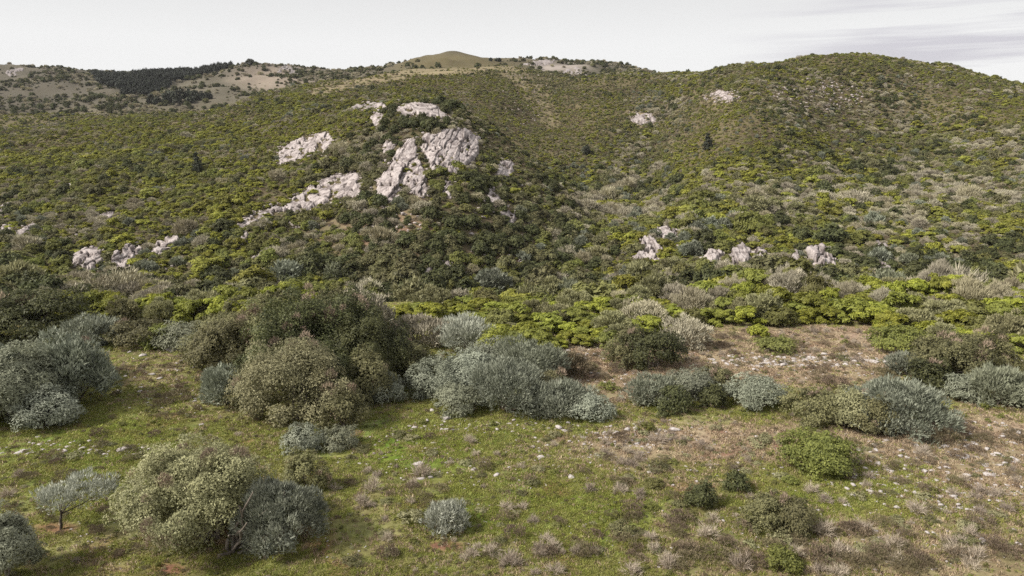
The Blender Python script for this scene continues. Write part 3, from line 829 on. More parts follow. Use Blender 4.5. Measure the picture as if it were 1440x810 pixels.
OUTCROPS = [
    ([(400, 292), (412, 278), (432, 268), (440, 258), (462, 250), (484, 246), (500, 240), (508, 252), (504, 266), (490, 278), (470, 284), (450, 288), (430, 300), (412, 304)], 2.4, 71, 26, 'long pale rock ledge slanting down to the left of the main rock face', (0.9, -0.35)),
    ([(332, 318), (345, 305), (365, 296), (392, 290), (404, 294), (396, 302), (370, 306), (350, 318), (336, 326)], 1.4, 72, 14, 'thin dark-seamed rock ledge at the lower left end of the long slanting ledge', (0.9, -0.35)),
    ([(388, 222), (398, 206), (416, 198), (440, 190), (462, 186), (470, 196), (458, 212), (436, 218), (412, 228), (394, 234)], 1.6, 73, 22, 'broken pale rock patch above the long ledge on the upper left of the knoll', (0.5, -0.8)),
    ([(490, 153), (502, 145), (520, 142), (540, 146), (545, 152), (525, 153), (505, 156)], 1.3, 74, 8, 'flat pale rock cap at the top left of the knoll', (0.9, -0.3)),
    ([(548, 160), (566, 148), (590, 144), (610, 148), (626, 158), (631, 167), (612, 169), (592, 163), (570, 164)], 1.6, 75, 14, 'rounded pale rock cap on the knoll summit above the main face', (0.8, 0.5)),
    ([(520, 166), (530, 158), (538, 160), (540, 172), (528, 178)], 1.2, 76, 6, 'small grey rock below the flat cap near the knoll top', (0.5, -0.8)),
    ([(536, 206), (545, 200), (556, 202), (552, 212), (540, 216)], 1.0, 77, 5, 'small pale rock left above the cleft of the main face', (0.5, -0.8)),
    ([(697, 240), (704, 228), (716, 225), (724, 232), (720, 246), (708, 250), (700, 250)], 1.4, 78, 8, 'pale rock knob right of the main face', (0.5, -0.8)),
    ([(684, 272), (690, 262), (699, 266), (704, 280), (700, 288), (688, 286)], 1.3, 79, 7, 'upright white rock below the knob right of the main face', (0.4, -0.9)),
    ([(702, 300), (714, 296), (726, 302), (726, 312), (714, 314), (706, 308)], 1.2, 80, 7, 'dark-sided white rock lowest of those right of the main face', (0.4, -0.9)),
    ([(724, 266), (731, 264), (734, 274), (727, 278)], 0.9, 81, 4, 'little white rock farthest right on the knoll flank', (0.4, -0.9)),
    ([(486, 262), (500, 252), (510, 260), (508, 276), (492, 280)], 1.3, 82, 7, 'grey rock block between the long ledge and the main face', (0.4, -0.9)),
    ([(96, 368), (108, 358), (126, 350), (146, 350), (150, 357), (132, 364), (112, 372)], 1.5, 83, 9, 'dark-topped rock slab at the left end of the lower left outcrops', (0.9, -0.4)),
    ([(114, 378), (124, 366), (140, 359), (149, 363), (144, 374), (128, 380)], 1.4, 84, 7, 'rounded pinkish rock slab in the middle of the lower left outcrops', (0.9, -0.4)),
    ([(156, 372), (162, 358), (178, 350), (196, 347), (201, 354), (192, 362), (184, 374), (183, 392), (174, 390), (162, 382)], 1.9, 85, 10, 'largest pinkish rock of the lower left outcrops, with a dark overhang', (0.7, -0.7)),
    ([(214, 352), (222, 342), (238, 336), (252, 334), (254, 342), (240, 348), (226, 358), (218, 360)], 1.3, 86, 7, 'low rock slab at the right end of the lower left outcrops', (0.9, -0.4)),
    ([(18, 334), (28, 322), (48, 312), (52, 318), (40, 326), (26, 338)], 1.3, 87, 6, 'slanting rock rib near the left edge of the slope', (0.7, -0.7)),
    ([(-6, 328), (2, 320), (14, 316), (16, 322), (4, 332)], 1.1, 88, 4, 'short rock rib at the left edge of the slope', (0.7, -0.7)),
    ([(-8, 296), (2, 288), (20, 287), (18, 293), (2, 300)], 1.2, 89, 4, 'flat rock at the left edge above the slanting ribs', (0.9, -0.3)),
    ([(130, 310), (140, 302), (158, 298), (160, 304), (146, 312)], 1.1, 90, 5, 'grey rock patch halfway up the left slope', (0.8, -0.5)),
    ([(86, 264), (97, 258), (112, 256), (108, 261), (94, 267)], 0.9, 91, 4, 'small flat rock high on the left slope', (0.9, -0.3)),
    ([(308, 232), (318, 226), (326, 225), (320, 231)], 0.8, 92, 4, 'tiny pale rock right of the dark hillside tree', (0.9, -0.4)),
    ([(334, 346), (340, 332), (349, 330), (350, 338), (343, 350)], 1.2, 93, 5, 'narrow white rock in the scrub below the long ledge', (0.3, -0.9)),
    ([(359, 372), (364, 358), (372, 358), (372, 370)], 1.0, 94, 4, 'small grey block in the scrub near the slope foot', (0.3, -0.9)),
    ([(892, 366), (900, 350), (904, 336), (914, 336), (926, 346), (936, 356), (928, 364), (912, 370)], 1.7, 95, 16, 'white streaked rock slab standing alone in the middle of the lower slope', (0.5, 0.85)),
    ([(918, 330), (926, 318), (944, 320), (966, 330), (962, 338), (944, 336), (928, 336)], 1.0, 96, 14, 'low broken rocks just above the white streaked slab', (0.6, 0.8)),
    ([(986, 368), (994, 354), (1014, 350), (1020, 358), (1008, 370), (996, 372)], 1.4, 97, 10, 'left rock of the row along the lower right slope', (0.5, 0.85)),
    ([(1024, 368), (1030, 350), (1044, 346), (1054, 352), (1056, 364), (1048, 374), (1034, 372)], 1.7, 98, 12, 'second rock of the row, a squarish pale block', (0.5, 0.85)),
    ([(1056, 358), (1066, 350), (1078, 356), (1076, 366), (1062, 370)], 1.2, 99, 7, 'low third rock of the row on the lower right slope', (0.5, 0.85)),
    ([(1112, 374), (1114, 358), (1120, 355), (1126, 364), (1126, 376), (1118, 380)], 1.5, 101, 6, 'upright grey pillar of rock left of the tall pale slab', (0.2, 0.95)),
    ([(1132, 356), (1140, 349), (1156, 347), (1168, 354), (1172, 368), (1176, 380), (1166, 382), (1152, 378), (1142, 366)], 2.0, 102, 11, 'tall pale slab, biggest rock of the lower right slope', (0.55, 0.83)),
    ([(1168, 384), (1174, 374), (1184, 378), (1186, 388), (1176, 392)], 1.2, 103, 5, 'streaked rock at the foot of the tall pale slab', (0.55, 0.83)),
    ([(1222, 344), (1236, 342), (1250, 350), (1256, 358), (1246, 360), (1232, 354)], 1.2, 104, 7, 'dark grey rock ledge above the right end of the row', (0.8, 0.6)),
    ([(1231, 382), (1234, 370), (1246, 374), (1258, 388), (1260, 396), (1246, 394)], 1.6, 105, 8, 'grooved rock slab at the right end of the row', (0.55, 0.83)),
    ([(596, 384), (602, 376), (610, 380), (606, 390), (598, 392)], 1.0, 106, 4, 'white rock low on the knoll foot above the ravine', (0.3, -0.9)),
    ([(618, 390), (622, 374), (634, 368), (636, 378), (628, 388)], 0.9, 107, 5, 'dark rubbly rock beside the white rock at the knoll foot', (0.3, -0.9)),
    ([(1000, 132), (1012, 126), (1026, 130), (1034, 142), (1018, 140)], 0.8, 108, 12, 'faint pale scree patch on the upper right hill', (0.6, 0.8)),
    ([(886, 170), (898, 158), (918, 160), (924, 170), (904, 176)], 0.7, 109, 12, 'faint pale scree patch beside the valley on the far slope', (0.6, 0.8)),
]
for poly, th_, sd, cn, lab, lean in OUTCROPS:
    low_down = np.mean([p[1] for p in poly]) > 325        # taller where the scrub stands high
    me, base = rock_mesh('rock_outcrop', poly, th_ * (3.0 if low_down else 1.0), sd, cn, step=0.9, lean=lean, edge=3.0, pocket=0.6 if low_down else 0.42)
    o = link('rock_outcrop', me, loc=tuple(base))
    tag(o, lab, 'rock', 'pale rock outcrops on the hillside')

# ----------------------------------------------------------------------------
# the scrub across the ravine
# ----------------------------------------------------------------------------
def scatter_rings(r0, r1, spacing, th0, th1, seed):
    g = np.random.default_rng(seed)
    TT, RS = [], []
    r = r0
    while r < r1:
        s = spacing(r)
        m = max(1, int((th1 - th0) * r / s))
        a = th0 + (np.arange(m) + g.uniform(-0.45, 0.45, m) + g.uniform()) / m * (th1 - th0)
        TT.append(a); RS.append(r + g.uniform(-0.45, 0.45, m) * s)
        r += s
    return np.concatenate(TT), np.concatenate(RS)

def species(px, py, x, y, seed=0):
    """weights of the scrub kinds at a place on the slopes"""
    b = np.array([0.48, 0.25, 0.06, 0.08, 0.02, 0.06, 0.05])
    W = np.tile(b, (len(px), 1))
    def mul(w, **k):
        for nm, v in k.items():
            W[:, KINDS.index(nm)] *= 1 + w * (v - 1)
    mul(ell(px, py, 250, 215, 380, 85), bright=2.6, dark=0.5, khaki=1.5)
    mul(sstep(310, 390, py), bright=0.35, dark=3.2, twig=1.6, olive=2.2, silver=2.0, mid=1.1)
    kn = sstep(-4, 6, poly_dist(px, py, [(470, 340), (478, 205), (520, 160), (600, 140), (640, 153), (690, 178), (740, 213), (792, 250), (846, 284), (836, 330), (770, 390), (500, 400), (420, 365)]) + 5 * fbm(x / 9, y / 9, octaves=2, seed=19)) * (np.hypot(x, y) < 318)
    mul(kn, bright=0.12, dark=9.0, mid=0.9, twig=2.2, olive=5.0, khaki=0.5)
    mul(ell(px, py, 905, 300, 80, 26), bright=2.2, dark=0.4)
    mul(ell(px, py, 740, 200, 110, 60) * (1 - kn), bright=1.8, dark=0.2, khaki=2.0, olive=0.6, twig=0.5)
    mul(np.clip(ell(px, py, 930, 165, 45, 40) + ell(px, py, 880, 245, 60, 60), 0, 1), twig=8.0, silver=6.0, bright=0.3, dark=2.0, khaki=2.0)
    mul(ell(px, py, 790, 165, 110, 75), bright=0.8, khaki=2.5, twig=0.6, olive=2.0)
    mul(ell(px, py, 1310, 235, 180, 50), twig=6.0, dark=1.6, bright=0.5, silver=2.0, khaki=1.4)
    mul(ell(px, py, 1140, 295, 330, 26), twig=5.5, silver=2.5, bright=0.6, khaki=5.0)
    mul(ell(px, py, 1205, 148, 130, 36), twig=4.5, dark=5.0, bright=0.07, mid=0.5, olive=4.0)
    mul(ell(px, py, 90, 320, 200, 70), twig=2.4, olive=2.0, bright=0.6)
    mul(ell(px, py, 60, 190, 120, 26), twig=2.2, dark=1.6)
    mul(ell(px, py, 720, 130, 70, 55), bright=0.5, olive=4.0, khaki=3.0, mid=1.3)
    mul(ell(px, py, 610, 165, 90, 28), twig=2.0, dark=2.0, olive=2.0, bright=0.4)
    for i in range(len(KINDS)):
        W[:, i] *= np.exp(1.5 * fbm(x / 30, y / 30, octaves=2, seed=160 + i) + 1.5 * fbm(x / 11, y / 11, octaves=2, seed=60 + i))
    return W / W.sum(1, keepdims=True)

th_s, r_s = scatter_rings(134, 705, lambda r: 1.62 + 0.0010 * r, math.radians(-43), math.radians(43), 5)
r_s = r_s / np.cos(th_s)
x_s, y_s = r_s * np.sin(th_s), r_s * np.cos(th_s)
z_s = ground(th_s, r_s)
px_s, py_s = world_to_pix(x_s, y_s, z_s)
g5 = np.random.default_rng(55)
size = 0.95 + 1.35 * g5.uniform(size=len(th_s)) ** 2.6
size *= 1 + 0.3 * sstep(330, 390, py_s) + 0.35 * sstep(385, 420, py_s) - 0.22 * sstep(280, 170, py_s)
size *= np.where(g5.uniform(size=len(th_s)) < 0.05, 1.6, 1.0)
size *= 1 + 0.25 * fbm(x_s / 25, y_s / 25, octaves=2, seed=93)
fine_w = np.clip(ell(px_s, py_s, 790, 165, 130, 85) + ell(px_s, py_s, 600, 118, 150, 25) + 0.8 * ell(px_s, py_s, 1010, 180, 80, 50), 0, 1)
gully = np.clip(ell(px_s, py_s, 930, 165, 45, 40) + ell(px_s, py_s, 880, 245, 60, 60) + ell(px_s, py_s, 1180, 295, 300, 30) + ell(px_s, py_s, 1320, 225, 140, 45), 0, 1)
size = size * (1 - 0.35 * fine_w) * (1 + 0.3 * gully)
vis = (z_s + 3.2 * size - CAM_H) / r_s > hidden_slope(th_s, r_s) - 0.004
dens = np.ones(len(th_s)) * 0.95
bare = fbm(x_s / 11, y_s / 11, octaves=3, seed=77)
dens *= 1 - 0.5 * sstep(0.25, 0.7, bare)
dens *= 1 - 0.65 * pale_strip(px_s, py_s)
dens *= 1 - 0.9 * ridge_strip(px_s, py_s)
dens *= 1 - 0.35 * ell(px_s, py_s, 545, 320, 70, 45)
dens *= 1 - 0.35 * ell(px_s, py_s, 700, 340, 60, 50)
dens *= 1 - 0.8 * ell(px_s, py_s, 1015, 138, 24, 10)
dens *= 1 - 0.5 * ell(px_s, py_s, 1140, 135, 70, 22)
dens *= 1 - 0.8 * ell(px_s, py_s, 895, 298, 20, 8)
dens *= 1 - 0.8 * ell(px_s, py_s, 1352, 258, 10, 9)
keep = vis & (g5.uniform(size=len(th_s)) < dens) & (px_s > -260) & (px_s < 1700)
inrock = np.zeros(len(th_s), bool)
for poly in ROCK_POLYS:
    P = np.array(poly)
    near = (px_s > P[:, 0].min() - 6) & (px_s < P[:, 0].max() + 6) & (py_s > P[:, 1].min() - 6) & (py_s < P[:, 1].max() + 18) & (np.hypot(x_s, y_s) > 130)
    k = np.where(near)[0]
    if len(k):
        # stand clear of the rock and of the ground just in front of it
        ins = (poly_dist(px_s[k], py_s[k], poly) > 0.0) | ((poly_dist(px_s[k], py_s[k] - 4 * size[k], poly) > 1.5) & (g5.uniform(size=len(k)) < 0.82))
        rare = g5.uniform(size=len(k)) < 0.03
        inrock[k] |= ins & ~rare
keep &= ~inrock
th_s, r_s, x_s, y_s, z_s, px_s, py_s, size = [a[keep] for a in (th_s, r_s, x_s, y_s, z_s, px_s, py_s, size)]
W = species(px_s, py_s, x_s, y_s)
cum = np.cumsum(W, axis=1); u = g5.uniform(size=len(th_s))
kind_s = (u[:, None] > cum).sum(1).clip(0, len(KINDS) - 1)
size = size * np.where(kind_s == 2, 1.15, 1.0)
rot_s = g5.uniform(0, 6.283, len(th_s)); tall_s = size * g5.uniform(0.75, 1.15, len(th_s))
KNAME = {'bright': ('bright_green_shrub', 'yellow-green flat-topped shrub'), 'mid': ('green_shrub', 'mid-green rounded shrub'), 'dark': ('dark_green_shrub', 'dark green bushy shrub'),
         'twig': ('grey_twiggy_shrub', 'leafless grey twiggy shrub'), 'silver': ('silvery_shrub', 'silver-grey feathery shrub'), 'khaki': ('khaki_shrub', 'pale khaki shrub'), 'olive': ('olive_shrub', 'dull olive shrub')}
BELT_COUNT = {}

# ---- the belt of shrubs along the far edge of the meadow: every plant a thing ----
belt = []   # kind, px, base row, width in pixels, tallness
gb = np.random.default_rng(88)
def belt_zone(n, poly, kinds, wr, tall=(0.8, 1.15), mind=0.55):
    P = np.array(poly, float); k = 0; tries = 0
    while k < n and tries < n * 60:
        tries += 1
        px, py = gb.uniform(P[:, 0].min(), P[:, 0].max()), gb.uniform(P[:, 1].min(), P[:, 1].max())
        if not in_poly(np.array([px]), np.array([py]), poly)[0]:
            continue
        w = gb.uniform(*wr)
        if any((abs(px - b[1]) / ((w + b[3]) * 0.5 * mind)) ** 2 + (abs(py - b[2]) / ((w + b[3]) * 0.25 * mind)) ** 2 < 1 for b in belt):
            continue
        kd = kinds[int(gb.integers(len(kinds)))]
        belt.append((kd, px, py, w, gb.uniform(*tall))); k += 1
# right: bright umbrella shrubs, bare grey ones behind
belt_zone(64, [(960, 462), (1010, 456), (1230, 456), (1240, 470), (1440, 500), (1470, 500), (1470, 440), (1000, 438)], ['bright', 'bright', 'bright', 'mid', 'khaki'], (44, 84), (0.8, 1.15), 0.42)
belt_zone(80, [(960, 440), (1470, 446), (1470, 414), (1000, 414)], ['twig', 'bright', 'bright', 'khaki', 'mid', 'twig', 'bright'], (36, 66), (1.0, 1.5), 0.4)
# centre: bright shrubs
belt_zone(64, [(556, 450), (640, 452), (700, 470), (720, 500), (800, 488), (870, 492), (960, 460), (960, 438), (560, 432)], ['bright', 'bright', 'bright', 'bright', 'khaki', 'mid'], (38, 70), (0.7, 1.0), 0.42)
belt_zone(22, [(860, 450), (1000, 446), (1000, 422), (870, 424)], ['twig', 'twig', 'khaki'], (36, 60), (1.0, 1.4), 0.4)
# left: bright shrubs, bare ones, olives
for k, px in enumerate(range(96, 440, 27)):
    belt.append((('bright', 'bright', 'bright', 'khaki')[k % 4], px + gb.uniform(-8, 8), 449 + gb.uniform(-5, 4), gb.uniform(48, 66), gb.uniform(0.95, 1.25)))
belt_zone(46, [(90, 452), (330, 456), (420, 436), (420, 424), (120, 424)], ['bright', 'bright', 'bright', 'olive', 'bright', 'khaki'], (40, 74), (0.9, 1.35), 0.42)
belt_zone(20, [(60, 426), (430, 428), (430, 414), (60, 412)], ['twig', 'khaki', 'bright', 'bright'], (36, 62), (1.0, 1.5), 0.4)
belt_zone(6, [(-80, 436), (70, 436), (70, 416), (-80, 416)], ['dark', 'olive', 'twig'], (50, 70))
ORD = ['first', 'second', 'third', 'fourth', 'fifth', 'sixth', 'seventh', 'eighth', 'ninth', 'tenth', 'eleventh', 'twelfth', 'thirteenth', 'fourteenth', 'fifteenth', 'sixteenth', 'seventeenth', 'eighteenth', 'nineteenth', 'twentieth'] + [f'{k}th' for k in range(21, 90)]
ZONES = [(430, 'left of the dark trees'), (960, 'right of the dark trees'), (9999, 'behind the clearing')]
ROWS = [(428, 'back'), (448, 'middle'), (999, 'front')]
def belt_key(b):
    return (b[0], next(zz for lim, zz in ZONES if b[1] < lim), next(zz for lim, zz in ROWS if b[2] < lim))
for kd, px, py, w, tl in belt:
    x, y, z, r, th = place(px, py)
    if y > (99 if px < 760 else 112):
        r = ((87 if px < 760 else 98) + gb.uniform(0, 12)) / math.cos(th); x, y = r * math.sin(th), r * math.cos(th); z = float(ground(th, r))
    s = w / FPX * y * 0.5
    key = belt_key((kd, px, py))
    nth = sorted(b[1] for b in belt if belt_key(b) == key).index(px)
    me = near_protos[kd][int(gb.integers(4))]
    o = link(KNAME[kd][0], me, loc=(x, y, z - 0.1), rotz=gb.uniform(0, 6.28), scale=(s, s, s * tl))
    tag(o, f'{ORD[nth]} {KNAME[kd][1]} in the {key[2]} belt {key[1]}', 'shrub', 'shrub belt along the meadow edge')
    BELT_COUNT[kd] = BELT_COUNT.get(kd, 0) + 1

# ---- the nearest shrubs across the ravine are things, the rest one mass per kind ----
HILLMARKS = [(600, 235, 'the main rock face'), (455, 272, 'the long rock ledge'), (430, 210, 'the broken upper rocks'), (710, 238, 'the pale rock knob'), (715, 306, 'the dark-sided white rock'), (120, 368, 'the pinkish lower left slab'), (178, 370, 'the largest lower left rock'),
             (240, 345, 'the low right-end slab'), (35, 325, 'the slanting left-edge rib'), (342, 340, 'the narrow white rock'), (914, 352, 'the white streaked slab'), (1003, 362, 'the lower right row start'), (1040, 360, 'the squarish pale block'), (1120, 368, 'the grey rock pillar'),
             (1155, 365, 'the tall pale slab'), (1246, 384, 'the grooved right-end slab'), (602, 384, 'the white foot-slope rock'), (494, 360, 'the drooping palm'), (366, 365, 'the small grey block')]
def slope_zone(px, py):
    best = min(HILLMARKS, key=lambda l: math.hypot(px - l[0], (py - l[1]) * 1.7))
    dx, dy = px - best[0], (py - best[1]) * 1.7
    d = math.hypot(dx, dy)
    rel = ('left of' if dx < 0 else 'right of') if abs(dx) > abs(dy) else ('below' if dy > 0 else 'above')
    if abs(dx) > 0.45 * abs(dy) and abs(dy) > 0.45 * abs(dx):
        rel = ('below' if dy > 0 else 'above') + ' and ' + ('left of' if dx < 0 else 'right of')
    return f"{'just ' if d < 35 else '' if d < 80 else 'well '}{rel} {best[2]}"
for ki, kd in enumerate(KINDS):
    k = np.where(kind_s == ki)[0]
    in_frame = (px_s[k] > -10) & (px_s[k] < 1450) & (py_s[k] < 436)
    appear = np.where(in_frame, size[k] / r_s[k], 0)
    order = k[np.argsort(-appear)]
    nthing = min(260 - BELT_COUNT.get(kd, 0), int(in_frame.sum()))
    pk = g5.integers(0, 5, len(order))
    for q, i in enumerate(order[:nthing]):
        o = link(KNAME[kd][0], hill_protos[kd][pk[q]], loc=(x_s[i], y_s[i], z_s[i] - 0.15), rotz=rot_s[i], scale=(size[i], size[i], tall_s[i]))
        tag(o, f"{'broad ' if size[i] > 2.6 else 'small ' if size[i] < 1.9 else ''}{KNAME[kd][1]} {slope_zone(px_s[i], py_s[i])}", 'shrub', 'nearest shrubs across the ravine')
    rest = order[nthing:]
    if len(rest):
        stuff_scatter({'bright': 'yellow_green_scrub', 'mid': 'green_scrub', 'dark': 'dark_green_scrub', 'twig': 'grey_scrub', 'silver': 'silvery_scrub', 'khaki': 'khaki_scrub', 'olive': 'olive_scrub'}[kd],
                      np.stack([x_s[rest], y_s[rest], z_s[rest] - 0.15], -1), rot_s[rest], size[rest], tall_s[rest], pk[nthing:], hill_protos[kd],
                      f'{KNAME[kd][1]}s covering the hillside beyond the nearest ones')

# ----------------------------------------------------------------------------
# the large bushes of the meadow: each a thing with foliage and stems
# ----------------------------------------------------------------------------
def bush(name, kind, px, base, w, h, label, seed, cat='bush', mode=None, fine=1.0, dens=1.0, flat=1.0, depth=1.0, group=None, lobes=None, stems=5, back=0.8, n_l=None, gap=None):
    x, y, z, r, th = place(px, base)
    half = 1.2 * w / FPX * (y * cp + (CAM_H - z) * sp) * 0.5
    rc = r + half * depth * back
    zc = float(ground(th, rc))
    _, tt = pix_to_ray(px, base - h)
    height = max(0.4 * half, CAM_H + float(tt) * rc - zc)
    D = math.hypot(rc, CAM_H - zc)
    mpp = D / 711.0
    g = np.random.default_rng(seed)
    k = lobes or n_l or int(np.clip(5 + w / 18, 6, 16))
    if kind in ('khaki', 'olive'):
        fine *= 0.85
    ln, wd = {'broad': (2.0, 1.35), 'spray': (3.4, 0.95)}[mode or MODE[kind]]
    ln *= mpp * fine; wd *= mpp * fine
    n = int(np.clip(1.15 * dens * w * h / fine ** 1.5, 1500, 70000))
    L = lobes_dome(g, k, flat=flat)
    if gap:
        L = [(L[0][0] + np.array([-0.16, 0.2, 0]), L[0][1] * 0.9)] + [l for l in L[1:] if not gap(l[0])]
    mode = mode or MODE[kind]
    plume = 1.0
    if kind == 'silver':
        plume = g.uniform(1.0, 1.45)
        if g.uniform() < 0.4:
            mode, ln, wd, n = 'broad', ln * 0.6, wd * 0.95, int(n * 1.35)
    v, f, t = crown(seed, n, ln, wd, mode, lobes=L, dims=(half * 0.98, half * depth, height * 0.86), n_sub=UPK[kind][1], up=UPK[kind][0], sub_r=(0.34, 0.6), under=0.12, inner=0.22, plume=plume)
    root = link(name, None, loc=(rc * math.sin(th), rc * math.cos(th), zc - 0.06), rotz=-th)
    tag(root, label, cat, group)
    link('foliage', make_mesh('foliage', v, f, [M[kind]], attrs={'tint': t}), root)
    tb = []
    for q in range(stems):
        c, rr_ = L[g.integers(len(L))]
        a = np.array([g.normal() * 0.06 * half, g.normal() * 0.06 * half, -0.1])
        e = (c + np.array([0, 0, 0.1])) * np.array([half, half * depth, height]) * 0.92
        p = limb_pts(g, a, e, 5, 0.1)
        R0 = (0.02 + 0.018 * half) * g.uniform(0.8, 1.3)
        tb.append(tube(p, np.linspace(R0, R0 * 0.25, len(p)), 5))
    v, f = join_tubes(tb)
    link('stems', make_mesh('stems', v, f, [M['bark']], smooth=True), root)
    if kind in ('dark', 'olive', 'khaki') and w > 55:       # bare dead twigs showing through the crown
        pick = g.permutation(len(L))[:2 + int(w > 100) * 2]
        DL = [(L[q][0] * np.array([1.04, 1.04, 1.04]), L[q][1] * 0.85) for q in pick if L[q][0][2] > 0.2 and L[q][1][0] < 0.5]
        if DL:
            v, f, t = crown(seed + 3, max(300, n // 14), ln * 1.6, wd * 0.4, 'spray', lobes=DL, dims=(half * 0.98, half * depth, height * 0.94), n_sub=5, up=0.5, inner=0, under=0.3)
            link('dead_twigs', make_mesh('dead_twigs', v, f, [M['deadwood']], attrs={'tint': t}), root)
    return root, half, height, depth
MODE = {'pale_silver': 'spray', 'bright': 'broad', 'mid': 'broad', 'dark': 'broad', 'silver': 'spray', 'khaki': 'broad', 'olive': 'broad', 'twig': 'spray', 'brown': 'spray', 'pale': 'spray'}
UPK = {'pale_silver': (0.6, 11), 'bright': (0.7, 9), 'mid': (0.4, 9), 'dark': (0.3, 9), 'silver': (0.45, 11), 'khaki': (0.25, 10), 'olive': (0.3, 9), 'twig': (0.5, 9), 'brown': (0.4, 8), 'pale': (0.5, 8)}

